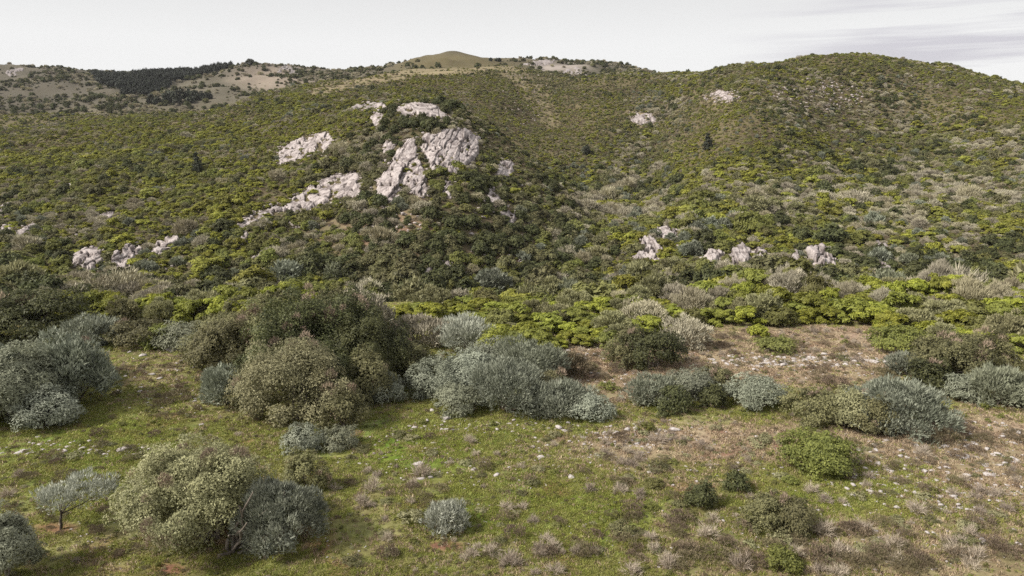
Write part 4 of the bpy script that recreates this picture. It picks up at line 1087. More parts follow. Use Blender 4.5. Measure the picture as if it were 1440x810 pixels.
# kind, px, base row, width, height, name, label
BUSHES = [
    # the dark mass on the left edge and the row behind the small meadow
    ('dark', 42, 490, 165, 84, 'dark_bush', 'dark dome-shaped bush at the left edge behind the silver thicket'),
    ('dark', -40, 492, 120, 80, 'dark_bush', 'dark bush cut by the left edge of the picture'),
    ('silver', 128, 492, 76, 46, 'silver_bush', 'pale silver bush tucked right of the dark dome at the left edge'),
    ('olive', 195, 493, 78, 48, 'olive_bush', 'brownish olive bush second in the row behind the small left meadow'),
    ('silver', 262, 496, 88, 44, 'silver_bush', 'grey-green bush at the right end of the row behind the small left meadow'),
    ('mid', 232, 494, 60, 40, 'olive_bush', 'low green-grey bush squeezed into the row behind the small left meadow'),
    ('silver', 30, 606, 150, 128, 'silver_bush', 'broad silver bush at the left edge, largest of the left thicket'),
    ('silver', 108, 582, 116, 104, 'silver_bush', 'tall blue-grey bush at the right side of the left thicket'),
    ('silver', -40, 600, 130, 130, 'silver_bush', 'silver bush of the left thicket cut by the picture edge'),
    ('khaki', 112, 540, 70, 60, 'khaki_bush', 'khaki bush showing above the silver left thicket'),
    ('silver', 70, 610, 90, 70, 'silver_bush', 'low grey bush in front of the left thicket'),
    # the big dark clump in the middle left
    ('olive', 352, 520, 150, 92, 'olive_tree', 'olive-brown tree at the left shoulder of the big dark clump'),
    ('dark', 440, 540, 130, 135, 'dark_tree', 'dark green tree in the middle of the big dark clump'),
    ('dark', 505, 545, 120, 140, 'dark_tree', 'tallest dark tree at the right of the big dark clump'),
    ('olive', 400, 532, 130, 124, 'olive_tree', 'olive-green tree between the left shoulder and the dark middle of the clump'),
    ('dark', 425, 568, 150, 158, 'dark_tree', 'broad dark tree filling the front of the big clump behind the round khaki bush'),
    ('dark', 516, 560, 100, 128, 'dark_tree', 'dark leafy tree at the right front of the big clump'),
    ('olive', 326, 535, 100, 98, 'olive_tree', 'rounded olive tree at the far left of the big clump'),
    ('dark', 462, 585, 96, 96, 'dark_bush', 'dark shaded bush between the round khaki bush and the dark clump'),
    ('dark', 556, 548, 70, 90, 'dark_bush', 'dark bush in the gap between the clump and the silver row'),
    ('silver', 640, 590, 70, 50, 'silver_bush', 'low grey bush at the left front of the silver row'),
    ('silver', 688, 540, 90, 60, 'silver_bush', 'grey bush filling the back of the silver row'),
    ('olive', 1005, 560, 60, 50, 'olive_bush', 'dull green bush between the pale silver bush and the clearing'),
    ('olive', 1225, 616, 60, 60, 'olive_bush', 'olive-grey bush merging into the left side of the great grey dome'),
    ('dark', 75, 560, 100, 90, 'dark_bush', 'dark green bush inside the silver left thicket'),
    ('dark', 1300, 556, 60, 56, 'dark_bush', 'dark green bush under the front of the right-hand thicket'),
    ('twig', 512, 500, 76, 96, 'grey_bush', 'grey-brown half bare crown at the top right of the dark clump'),
    ('khaki', 470, 470, 50, 60, 'khaki_bush', 'brown-tipped crown poking from the top of the dark clump'),
    ('khaki', 305, 515, 50, 56, 'khaki_bush', 'rounded khaki bush at the left foot of the dark clump'),
    ('silver', 318, 578, 64, 62, 'silver_bush', 'small silver bush left of the big round khaki bush'),
    ('olive', 522, 575, 66, 90, 'olive_bush', 'dark olive bush in the shade right of the big round khaki bush'),
    ('silver', 545, 572, 52, 52, 'silver_bush', 'grey bush at the right foot of the dark clump'),
    ('khaki', 418, 606, 152, 134, 'khaki_bush', 'big round khaki bush in front of the dark clump'),
    ('olive', 485, 612, 70, 70, 'olive_bush', 'drooping olive bush on the right flank of the big round khaki bush'),
    ('silver', 428, 640, 62, 46, 'silver_bush', 'low blue-silver bush below the big round khaki bush'),
    ('silver', 478, 636, 54, 40, 'silver_bush', 'smaller blue-silver bush right of the low one below the round khaki bush'),
    # the silver row in the middle
    ('twig', 588, 494, 92, 50, 'grey_bush', 'grey-brown twiggy bush behind the silver row'),
    ('pale_silver', 656, 497, 82, 54, 'silver_bush', 'palest feathery silver bush behind the silver row'),
    ('bright', 697, 500, 50, 44, 'bright_bush', 'bright green bush right of the palest feathery silver bush'),
    ('olive', 578, 548, 76, 74, 'olive_bush', 'dark grey-green bush at the left end of the silver row'),
    ('silver', 612, 566, 84, 66, 'silver_bush', 'grey silver bush second from the left in the silver row'),
    ('silver', 662, 562, 96, 72, 'silver_bush', 'wide silver bush third from the left in the silver row'),
    ('silver', 712, 592, 108, 84, 'silver_bush', 'silver-green bush standing forward in the middle of the silver row'),
    ('silver', 740, 556, 112, 72, 'silver_bush', 'tall blue-silver bush at the back of the silver row'),
    ('olive', 775, 580, 70, 60, 'olive_bush', 'dull green bush between the silver ones near the right of the row'),
    ('silver', 790, 594, 96, 62, 'silver_bush', 'grey-green bush near the right end of the silver row'),
    ('silver', 830, 598, 66, 44, 'silver_bush', 'low silver bush at the right end of the silver row'),
    ('brown', 795, 534, 60, 42, 'brown_bush', 'brown dry bush behind the right part of the silver row'),
    # round the clearing
    ('olive', 880, 520, 60, 64, 'olive_bush', 'brown-green bush at the left side of the dark bush by the clearing'),
    ('dark', 916, 526, 90, 70, 'dark_bush', 'dark green bush at the left edge of the stony clearing'),
    ('twig', 962, 494, 66, 48, 'grey_bush', 'leafless grey-brown bush at the top left of the stony clearing'),
    ('twig', 900, 464, 70, 42, 'grey_bush', 'pale leafless bush behind the dark bush by the clearing'),
    ('silver', 918, 576, 78, 48, 'silver_bush', 'grey-green bush behind the small round dark green bush'),
    ('silver', 968, 572, 84, 54, 'silver_bush', 'pale silver bush right of the small round dark green bush'),
    ('dark', 945, 586, 54, 46, 'round_bush', 'small round dark green bush with a yellow-green top'),
    ('dark', 1002, 578, 40, 40, 'dark_bush', 'little dark bush between the two pale silver bushes'),
    ('silver', 1058, 582, 88, 54, 'silver_bush', 'silver bush at the near edge of the stony clearing'),
    ('olive', 1142, 604, 84, 62, 'olive_bush', 'olive-brown twiggy bush left of the great grey dome'),
    ('silver', 1262, 622, 146, 84, 'silver_bush', 'great grey-green dome bush on the right of the meadow'),
    ('khaki', 1195, 610, 80, 66, 'khaki_bush', 'khaki bush leaning on the left of the great grey dome'),
    ('mid', 1090, 501, 64, 28, 'green_bush', 'low green bush standing alone in the stony clearing'),
    ('bright', 1066, 476, 26, 22, 'bright_bush', 'tiny bright green bush at the back of the stony clearing'),
    ('mid', 1262, 500, 88, 46, 'green_bush', 'bright-topped dark green bush at the right end of the clearing'),
    ('olive', 1330, 548, 110, 84, 'olive_bush', 'olive bush in the middle of the right-hand thicket'),
    ('olive', 1372, 540, 100, 80, 'olive_bush', 'brown-grey bush at the back of the right-hand thicket'),
    ('silver', 1275, 532, 56, 38, 'silver_bush', 'pale bush at the left end of the right-hand thicket'),
    ('silver', 1345, 566, 58, 44, 'silver_bush', 'grey bush at the front of the right-hand thicket'),
    ('silver', 1402, 578, 84, 64, 'silver_bush', 'silver-green bush at the right front of the right-hand thicket'),
    ('silver', 1450, 580, 70, 50, 'silver_bush', 'silver bush of the right-hand thicket cut by the right picture edge'),
    # the near bushes on the right
    ('mid', 1150, 676, 106, 78, 'green_bush', 'rounded green bush with yellowish top alone on the stony right meadow'),
    ('dark', 986, 721, 44, 50, 'round_bush', 'compact dark green round bush in the middle of the near meadow'),
    ('dark', 1034, 696, 36, 36, 'round_bush', 'small dark bush just right of the compact round one'),
    ('olive', 1076, 754, 62, 62, 'olive_bush', 'dark olive bush left half of the pair in the right foreground'),
    ('olive', 1112, 758, 62, 62, 'olive_bush', 'looser grey-olive bush right half of the pair in the right foreground'),
    ('mid', 1098, 812, 48, 46, 'green_bush', 'bright-tipped green bush at the bottom edge on the right'),
    # the near bushes on the left
    ('pale_silver', 628, 756, 62, 50, 'silver_bush', 'small pale silver bush on a patch of red soil in the near meadow'),
    ('silver', 10, 830, 82, 118, 'silver_bush', 'grey-green bush at the bottom left corner'),
    ('silver', 398, 792, 112, 118, 'silver_bush', 'silver-blue bush at the right side of the great khaki bush'),
    ('olive', 432, 700, 62, 70, 'olive_bush', 'small olive bush behind the silver-blue bush by the great khaki one'),
]
for i, (kd, px, base, w, h, nm, lab) in enumerate(BUSHES):
    bush(nm, kd, px, base, w, h, lab, 300 + i * 7)

# the great khaki bush in the left foreground, its bare limbs showing on the right side
great, gh, gz, gd = bush('khaki_bush', 'khaki', 296, 797, 206, 190, 'great khaki bush with bare twisted limbs in the left foreground', 977, dens=1.0, stems=8, n_l=24, depth=0.85, gap=lambda c: c[0] > -0.06 and c[0] < 0.8 and c[1] < -0.02 and c[2] < 0.6)
gg = np.random.default_rng(5)
for a, b in (((0.25, -0.5, 0.02), (0.66, -0.86, 0.46)), ((0.25, -0.55, 0.02), (0.42, -0.98, 0.42)), ((0.3, -0.5, 0.02), (0.82, -0.7, 0.3)), ((0.2, -0.5, 0.05), (0.22, -1.0, 0.34)), ((0.28, -0.5, 0.05), (0.52, -0.8, 0.62)), ((0.25, -0.55, 0.02), (0.08, -1.0, 0.2)), ((0.3, -0.6, 0.02), (0.6, -1.0, 0.24)), ((0.25, -0.5, 0.02), (0.34, -0.9, 0.56))):
    s3 = np.array([gh, gh * gd, gz])
    p = limb_pts(gg, np.array(a) * s3, np.array(b) * s3, 7, 0.14, 0.06)
    v, f = tube(p, np.linspace(0.10, 0.03, len(p)), 6)
    link('limb', make_mesh('limb', v, f, [M['bark']], smooth=True), great)

# the little umbrella tree on its bare patch
def small_tree(px, base, w, h, label, seed):
    x, y, z, r, th = place(px, base)
    D = math.hypot(r, 20); mpp = D / 711
    half = w / FPX * D * 0.5
    _, tt = pix_to_ray(px, base - h)
    H = CAM_H + float(tt) * r - z
    g = np.random.default_rng(seed)
    root = link('small_tree', None, loc=(x, y, z - 0.05), rotz=-th)
    tag(root, label, 'tree')
    top = np.array([half * 0.45, 0, H * 0.62])
    p = limb_pts(g, (0, 0, -0.1), top * np.array([0.1, 1, 0.55]), 6, 0.1)
    v, f = tube(p, np.linspace(0.085, 0.055, len(p)), 7)
    link('trunk', make_mesh('trunk', v, f, [M['bark_dark']], smooth=True), root)
    e0 = p[-1]
    L = []
    for k in range(10):
        a = k * 2.4 + g.uniform(-.3, .3); q = math.sqrt((k + 0.5) / 10)
        c = np.array([0.45 * half + math.cos(a) * q * half * 0.75, math.sin(a) * q * half * 0.7, H * (0.70 + 0.1 * (1 - q) + g.uniform(-0.05, 0.07))])
        s = half * g.uniform(0.26, 0.36)
        L.append((c, np.array([s, s, s * 0.62])))
        if k % 2 == 0:
            pb = limb_pts(g, e0, c, 4, 0.12)
            v, f = tube(pb, np.linspace(0.04, 0.012, len(pb)), 5)
            link('branch', make_mesh('branch', v, f, [M['bark_dark']], smooth=True), root)
    v, f, t = crown(seed, 4200, 3.0 * mpp, 0.8 * mpp, 'spray', lobes=L, dims=(1, 1, 1), n_sub=5, up=0.5, inner=0.05, sub_r=(0.4, 0.6), under=0.25)
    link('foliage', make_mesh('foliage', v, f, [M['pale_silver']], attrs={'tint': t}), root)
small_tree(86, 744, 84, 66, 'little silver tree with a bent dark trunk on bare red soil', 41)

# ----------------------------------------------------------------------------
# trees one can tell apart on the slopes and the skyline
# ----------------------------------------------------------------------------
def tree(px, base, w, h, label, seed, mat='conifer', shape='round', group=None, rmin=140.0, name='dark_tree'):
    x, y, z, r, th = place(px, base, rmin)
    m = y / FPX
    half = w * m * 0.5; H = h * m * 1.02
    g = np.random.default_rng(seed)
    root = link(name, None, loc=(x, y, z - 0.3), rotz=g.uniform(0, 6.28))
    tag(root, label, 'tree', group)
    p = limb_pts(g, (0, 0, -0.3), (0, 0, H * 0.7), 4, 0.03)
    v, f = tube(p, np.linspace(0.06, 0.02, len(p)) * H * 0.5, 6)
    link('trunk', make_mesh('trunk', v, f, [M['bark_dark']], smooth=True), root)
    L = None
    if shape == 'tall':
        L = [(np.array([g.uniform(-.2, .2), g.uniform(-.2, .2), 0.15 + 0.75 * k / 8]), np.array([1, 1, 0.6]) * (0.62 - 0.045 * k) * np.array([1, 1, 0.35])) for k in range(9)]
    lf = max(0.16, 1.2 * r / 711)
    v, f, t = crown(seed, int(np.clip(w * h * 3, 500, 3000)), lf, lf * 0.7, 'broad', n_l=9, lobes=L, dims=(half, half, H), n_sub=6, up=0.3)
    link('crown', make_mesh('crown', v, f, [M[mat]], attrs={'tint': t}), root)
    return root
tree(278, 243, 17, 30, 'tall dark tree rising from the left slope above the ledges', 1, shape='tall')
tree(995, 211, 20, 24, 'lone dark tree on the green slope left of the right hill hollow', 2, shape='tall')
tree(824, 218, 16, 14, 'dark round tree beside the valley head', 3)
tree(352, 91, 14, 7, 'round dark tree on the skyline of the far left dome', 4, rmin=800)
tree(340, 91, 5, 7, 'slim small tree left of the round one on the far left skyline', 5, rmin=800)
tree(561, 88, 8, 5, 'small bare-looking tree on the skyline left of the grassy dome', 6, rmin=760)
tree(690, 86, 5, 4, 'tiny bush on the skyline at the right foot of the grassy dome', 7, rmin=760)
tree(700, 86, 10, 4, 'low dark bush on the skyline right of the grassy dome', 8, rmin=760)
tree(851, 93, 7, 4, 'small dark tree on the far rocky skyline', 9, rmin=760)
tree(161, 106, 3, 6, 'thin tree standing above the far left plantation', 10, rmin=800)
gt = np.random.default_rng(71)
for i, (px, base, w, h) in enumerate(((213, 147, 12, 13), (222, 149, 13, 13), (233, 148, 14, 15), (244, 145, 16, 17), (255, 143, 15, 17), (266, 141, 15, 15), (276, 141, 14, 13), (286, 140, 13, 11), (250, 148, 14, 12), (236, 142, 12, 14), (295, 139, 9, 7), (268, 145, 12, 9))):
    ordn = ['first', 'second', 'third', 'fourth', 'fifth', 'sixth', 'seventh', 'eighth', 'ninth', 'tenth', 'eleventh', 'twelfth'][sorted([213, 222, 233, 244, 255, 266, 276, 286, 250, 236, 295, 268]).index(px)]
    tree(px, base, w, h, f'dark evergreen, {ordn} from the left in the grove below the far plantation', 90 + i, group='grove below the far plantation', rmin=690)

def palm(px, base, h, label):
    x, y, z, r, th = place(px, base, 140)
    m = y / FPX; H = h * m
    g = np.random.default_rng(3)
    root = link('palm_tree', None, loc=(x, y, z - 0.2)); tag(root, label, 'palm')
    p = limb_pts(g, (0, 0, 0), (0, 0, H * 0.62), 4, 0.03)
    v, f = tube(p, np.linspace(0.25, 0.2, len(p)), 7)
    link('trunk', make_mesh('trunk', v, f, [M['bark']], smooth=True), root)
    n = 9; V = []
    ln = H * 0.62
    for k in range(n):
        t = k / n; cx = ln * (t - 0.12 * t * t); cz = ln * (0.55 * t - 0.95 * t * t)
        for s in (-1, 1):
            w_ = 0.34 * (1 - 0.75 * t)
            V += [(cx, 0, cz), (cx + 0.12 * ln, 0, cz - 0.02), (cx + 0.12 * ln, s * w_, cz - 0.3)]
    me = make_mesh('frond', np.array(V), np.arange(len(V)).reshape(-1, 3), [M['olive']], attrs={'tint': g.uniform(0.3, 0.9, len(V))})
    for k in range(13):
        o = link('frond', me, root, loc=(0, 0, H * 0.62), rotz=k * 2.4)
        o.rotation_euler = (0, g.uniform(-0.5, 0.7), k * 2.4)
palm(494, 366, 24, 'grey-green palm with drooping fronds below the main rock face')

# scrub, plantation and rocks on the far hills
def far_scatter():
    g = np.random.default_rng(123)
    th, r = scatter_rings(700, 1330, lambda r: 5.5, math.radians(-41), math.radians(20), 9)
    r = r / np.cos(th)
    x, y = r * np.sin(th), r * np.cos(th); z = ground(th, r)
    px, py = world_to_pix(x, y, z)
    vis = (z + 9 - CAM_H) / r > hidden_slope(th, r) - 0.002
    plant_poly = [(130, 104), (150, 107), (175, 108), (215, 103), (224, 98), (255, 99), (262, 101), (300, 92), (331, 88), (333, 92), (300, 103), (270, 110), (246, 116), (236, 124), (226, 131), (205, 135), (180, 137), (170, 133), (172, 126), (150, 122), (134, 114)]
    pl = in_poly(px, py, plant_poly) & vis
    k = np.where(pl)[0]
    k = np.concatenate([k, k])
    jx = g.normal(size=len(k)) * 1.8; jy = g.normal(size=len(k)) * 1.8
    xx, yy = x[k] + jx, y[k] + jy
    tr = [make_mesh('plantation_tree', *(lambda c: (c[0], c[1]))(crown(700 + q, 170, 0.34, 0.26, 'broad', n_l=7, dims=(1, 1, 2.4), n_sub=5)), [M['conifer']]) for q in range(4)]
    s = g.uniform(2.1, 3.2, len(k))
    stuff_scatter('tree_plantation', np.stack([xx, yy, ground_xy(xx, yy) - 0.3], -1), g.uniform(0, 6.28, len(k)), s, s * g.uniform(0.8, 1.25, len(k)), g.integers(0, 4, len(k)), tr, 'dark tree plantation filling the hollow of the far left hills')
    nz = fbm(x / 60, y / 60, octaves=4, seed=91)
    d = 0.06 + 1.6 * sstep(-0.1, 0.35, nz) * (0.9 * ell(px, py, 90, 125, 170, 40) + 0.25)
    d = np.maximum(d, 0.75 * ell(px, py, 45, 150, 170, 14))
    d = np.maximum(d, 0.9 * ell(px, py, 330, 128, 60, 12) * sstep(-0.2, 0.3, nz))
    d = np.maximum(d, 0.85 * ell(px, py, 455, 106, 70, 10))
    d = np.maximum(d, 0.9 * ell(px, py, 830, 98, 120, 12) * sstep(-0.5, 0.1, nz))
    d = np.maximum(d, 0.7 * ell(px, py, 590, 96, 22, 7))
    d *= 1 - ell(px, py, 640, 82, 72, 18, 0.3)
    d *= 1 - 0.75 * ell(px, py, 300, 118, 60, 16) * (nz < 0.35)
    kk = np.where(vis & ~pl & (g.uniform(size=len(th)) < d))[0]
    s = 1.0 + 3.2 * g.uniform(size=len(kk)) ** 2.2
    kinds = g.uniform(size=len(kk))
    for nm, lo, hi, kd in (('far_dark_scrub', 0, 0.5, 'dark'), ('far_grey_scrub', 0.5, 0.8, 'twig'), ('far_olive_scrub', 0.8, 1, 'olive')):
        q = kk[(kinds >= lo) & (kinds < hi)]; sq = s[(kinds >= lo) & (kinds < hi)]
        stuff_scatter(nm, np.stack([x[q], y[q], z[q] - 0.2], -1), g.uniform(0, 6.28, len(q)), sq, sq * g.uniform(0.7, 1.1, len(q)), g.integers(0, 5, len(q)), hill_protos[kd], 'patches of scrub dotted over the far hills')
far_scatter()
for poly, sd, lab in (
    ([(8, 102), (20, 95), (34, 97), (30, 105), (14, 106)], 201, 'pale rock patch on the far hill at the left edge'),
    ([(788, 103), (798, 96), (812, 95), (822, 102), (824, 106), (806, 107)], 202, 'grey bald rock on the far rocky ridge'),
    ([(738, 90), (760, 84), (780, 84), (776, 90), (752, 93)], 203, 'rocky crest of the far ridge right of the grassy dome'),
    ([(884, 106), (896, 99), (908, 102), (904, 108)], 204, 'small grey rock near the right end of the far ridge'),
    ([(386, 104), (400, 92), (420, 96), (430, 108), (412, 106), (398, 100)], 205, 'pale eroded scar on the right flank of the far left dome')):
    me, base = rock_mesh('rock_outcrop', poly, 2.2, sd, 14, step=0.8, edge=3.0, mat='farrock')
    tag(link('rock_outcrop', me, loc=tuple(base)), lab, 'rock', 'rocks on the far hills')

# ----------------------------------------------------------------------------
# stones, dwarf shrubs and grass of the meadow
# ----------------------------------------------------------------------------
LANDMARKS = [(300, 760, 'the great khaki bush'), (105, 720, 'the little bent tree'), (400, 750, 'the silver-blue near bush'), (628, 738, 'the small pale silver bush'), (986, 697, 'the compact round bush'),
             (1092, 725, 'the olive pair of bushes'), (1150, 645, 'the rounded green bush'), (1262, 590, 'the great grey dome bush'), (1098, 792, 'the bright-tipped bottom bush'),
             (450, 622, 'the low blue-silver bushes'), (60, 570, 'the left thicket'), (712, 570, 'the silver row'), (945, 565, 'the yellow-topped round bush'), (1060, 555, 'the clearing silver bush'),
             (1090, 487, 'the lone clearing bush'), (1340, 530, 'the right-hand thicket'), (16, 770, 'the bottom left corner bush'), (418, 550, 'the big round khaki bush'), (830, 590, 'the silver row end'), (915, 500, 'the clearing dark bush')]
def where(px, py):
    best = min(LANDMARKS, key=lambda l: math.hypot(px - l[0], (py - l[1]) * 1.7))
    dx, dy = px - best[0], (py - best[1]) * 1.7
    if abs(dx) > abs(dy):
        rel = 'left of' if dx < 0 else 'right of'
    else:
        rel = 'in front of' if dy > 0 else 'behind'
    far = 'just ' if math.hypot(dx, dy) < 75 else ('' if math.hypot(dx, dy) < 140 else 'well ')
    return f'{far}{rel} {best[2]}'

def stone_mesh(seed, flat):
    import bmesh
    bm = bmesh.new(); bmesh.ops.create_icosphere(bm, subdivisions=2, radius=1.0)
    v = np.array([q.co[:] for q in bm.verts]); f = np.array([[q.index for q in p.verts] for p in bm.faces]); bm.free()
    g = np.random.default_rng(seed)
    v = v * (1 + 0.35 * fbm(v[:, 0] * 1.1 + seed, v[:, 1] * 1.1, v[:, 2] * 1.1, octaves=3, seed=seed)[:, None])
    for k in range(9):     # broken faces
        d = unit(g.normal(size=3)); lim = g.uniform(0.35, 0.7)
        ov = np.maximum(v @ d - lim, 0); v = v - ov[:, None] * d
    v *= np.array([1, g.uniform(0.55, 0.9), flat])
    return make_mesh('stone', v, f, [M['stone']])
stone_protos = [stone_mesh(k, f_) for k, f_ in enumerate((0.36, 0.26, 0.5, 0.3, 0.22, 0.42, 0.55, 0.3))]
FG_BUSH = [(b[1], b[2], b[3], b[4]) for b in BUSHES] + [(298, 800, 232, 208)]
def under_bush(px, py, m=0.85):
    for cx, base, w, h in FG_BUSH:
        if abs(px - cx) < w * 0.5 * m and base - max(h * 0.8, w * 0.3) < py < base - 1:
            return True
    return False

gs = np.random.default_rng(404)
STONES = []
for px, py, w, fl in ((590, 652, 17, 0.3), (593, 674, 15, 0.5), (667, 660, 11, 0.7), (605, 672, 10, 0.5), (915, 665, 11, 0.9), (760, 643, 14, 0.8), (803, 671, 13, 0.5), (841, 641, 15, 0.5), (786, 100 + 503, 16, 0.4), (792, 606, 14, 0.4),
                      (627, 590, 20, 0.3), (608, 577, 12, 0.5), (243, 492, 24, 0.4), (183, 495, 10, 0.6), (200, 500, 12, 0.5), (212, 527, 12, 0.5), (225, 533, 12, 0.4), (195, 552, 12, 0.4), (284, 597, 11, 0.9), (52, 615, 9, 0.5), (30, 636, 16, 0.4), (90, 635, 14, 0.4), (117, 631, 12, 0.5),
                      (176, 632, 26, 0.3), (196, 630, 8, 0.6), (736, 488, 16, 0.7), (756, 489, 15, 0.7), (797, 494, 16, 0.7), (880, 541, 10, 0.8), (1207, 651, 11, 0.7), (1235, 652, 16, 0.6), (1200, 672, 12, 0.6), (1358, 645, 24, 0.4), (1382, 650, 14, 0.6), (1300, 664, 16, 0.6), (1332, 658, 12, 0.7),
                      (1384, 762, 26, 0.4), (1227, 762, 11, 0.9), (1304, 750, 10, 0.8), (1260, 714, 14, 0.7), (1380, 730, 12, 0.7), (1425, 745, 9, 0.9), (1372, 715, 12, 0.4), (1342, 700, 12, 0.4), (1432, 766, 12, 0.4), (1388, 668, 22, 0.5), (1330, 628, 14, 0.4), (1290, 627, 14, 0.4), (1245, 620, 12, 0.4),
                      (1200, 508, 14, 0.6), (1222, 508, 18, 0.6), (1246, 510, 16, 0.5), (1100, 515, 14, 0.4), (1060, 520, 12, 0.4), (1130, 505, 14, 0.4), (1098, 658, 10, 0.8), (1090, 668, 16, 0.5), (883, 606, 14, 0.6), (868, 612, 16, 0.5), (895, 603, 12, 0.7), (950, 605, 20, 0.3), (700, 668, 12, 0.4)):
    STONES.append((px, py, w, True))
def stone_zone(n, cx, cy, rx, ry, w0, w1):
    k = 0
    while k < n * 2:
        a, q = gs.uniform(0, 6.283), math.sqrt(gs.uniform())
        px, py = cx + rx * q * math.cos(a), cy + ry * q * math.sin(a)
        k += 1
        if under_bush(px, py): continue
        STONES.append((px, py, w0 + (w1 - w0) * gs.uniform() ** 2.5, False))
stone_zone(170, 1120, 508, 130, 9, 3, 12)
stone_zone(110, 1090, 512, 200, 22, 2.5, 7)
stone_zone(45, 870, 614, 60, 16, 3, 9)
stone_zone(70, 840, 512, 60, 30, 3, 9)
stone_zone(320, 1340, 655, 190, 65, 3, 13)
stone_zone(150, 1250, 740, 240, 70, 2.5, 9)
stone_zone(160, 720, 640, 300, 50, 2.5, 9)
stone_zone(110, 960, 640, 160, 50, 2.5, 8)
stone_zone(80, 240, 540, 90, 45, 2.5, 9)
stone_zone(60, 110, 632, 130, 12, 3, 10)
stone_zone(60, 690, 598, 130, 10, 3, 10)
stone_zone(80, 200, 740, 120, 70, 2, 6)
stone_zone(90, 720, 760, 330, 55, 2, 6)
stone_zone(60, 1400, 515, 70, 12, 3, 10)
STONES.sort(key=lambda s: -s[2])
spx = np.array([s[0] for s in STONES]); spy = np.array([s[1] for s in STONES])
sth, sr = hit(spx, spy)
sx, sy = sr * np.sin(sth), sr * np.cos(sth); sz = ground(sth, sr)
sdep = sy * cp + (CAM_H - sz) * sp
ssc = np.array([s[2] for s in STONES]) / FPX * sdep * 0.55
for i in range(min(300, len(STONES))):
    o = link('stone', stone_protos[int(gs.integers(8))], loc=(sx[i], sy[i], sz[i] + ssc[i] * 0.1), rotz=gs.uniform(0, 6.28), scale=(ssc[i], ssc[i], ssc[i]))
    wpx = STONES[i][2]
    adj = 'large pale' if wpx > 15 else 'pale' if wpx > 10 else 'small pale'
    tag(o, f'{adj} stone lying {where(STONES[i][0], STONES[i][1])}', 'stone', 'pale stones strewn over the meadow')
q = np.arange(300, len(STONES))
stuff_scatter('pebbles', np.stack([sx[q], sy[q], sz[q] + ssc[q] * 0.1], -1), gs.uniform(0, 6.28, len(q)), ssc[q], ssc[q], gs.integers(0, 8, len(q)), stone_protos, 'small pale stones scattered through the grass')

# dwarf shrubs and dry tussocks
def low_proto(kind, seed):
    if kind == 'heath':
        v, f, t = crown(seed, 900, 0.12, 0.045, 'spray', n_l=7, dims=(1, 1, 0.7), n_sub=6, up=0.9, inner=0.05); m = 'brown'
    elif kind == 'cushion':
        v, f, t = crown(seed, 900, 0.12, 0.07, 'broad', n_l=7, dims=(1, 1, 0.55), n_sub=6, up=0.5, inner=0.05); m = 'khaki' if seed % 2 else 'olive'
    elif kind == 'leafy':
        v, f, t = crown(seed, 800, 0.15, 0.09, 'broad', n_l=6, dims=(1, 1, 0.8), n_sub=5, up=0.5, inner=0.1); m = 'mid'
    else:
        v, f, t = twigs(seed, 420, (0.8, 0.8, 0.9), 0.5, 0.035, 0.6); m = 'pale'
    return make_mesh(kind + '_plant', v, f, [M[m]], attrs={'tint': t})
LOWK = {'heath': ('heath_tuft', 'dark brown heath tuft', 'low shrub'), 'cushion': ('cushion_shrub', 'low olive cushion shrub', 'low shrub'), 'leafy': ('leafy_seedling', 'small green leafy shrub', 'low shrub'), 'tussock': ('dry_tussock', 'pale dry tussock', 'tussock')}
low_protos = {k: [low_proto(k, 500 + 17 * i + 5 * j) for j in range(4)] for i, k in enumerate(LOWK)}
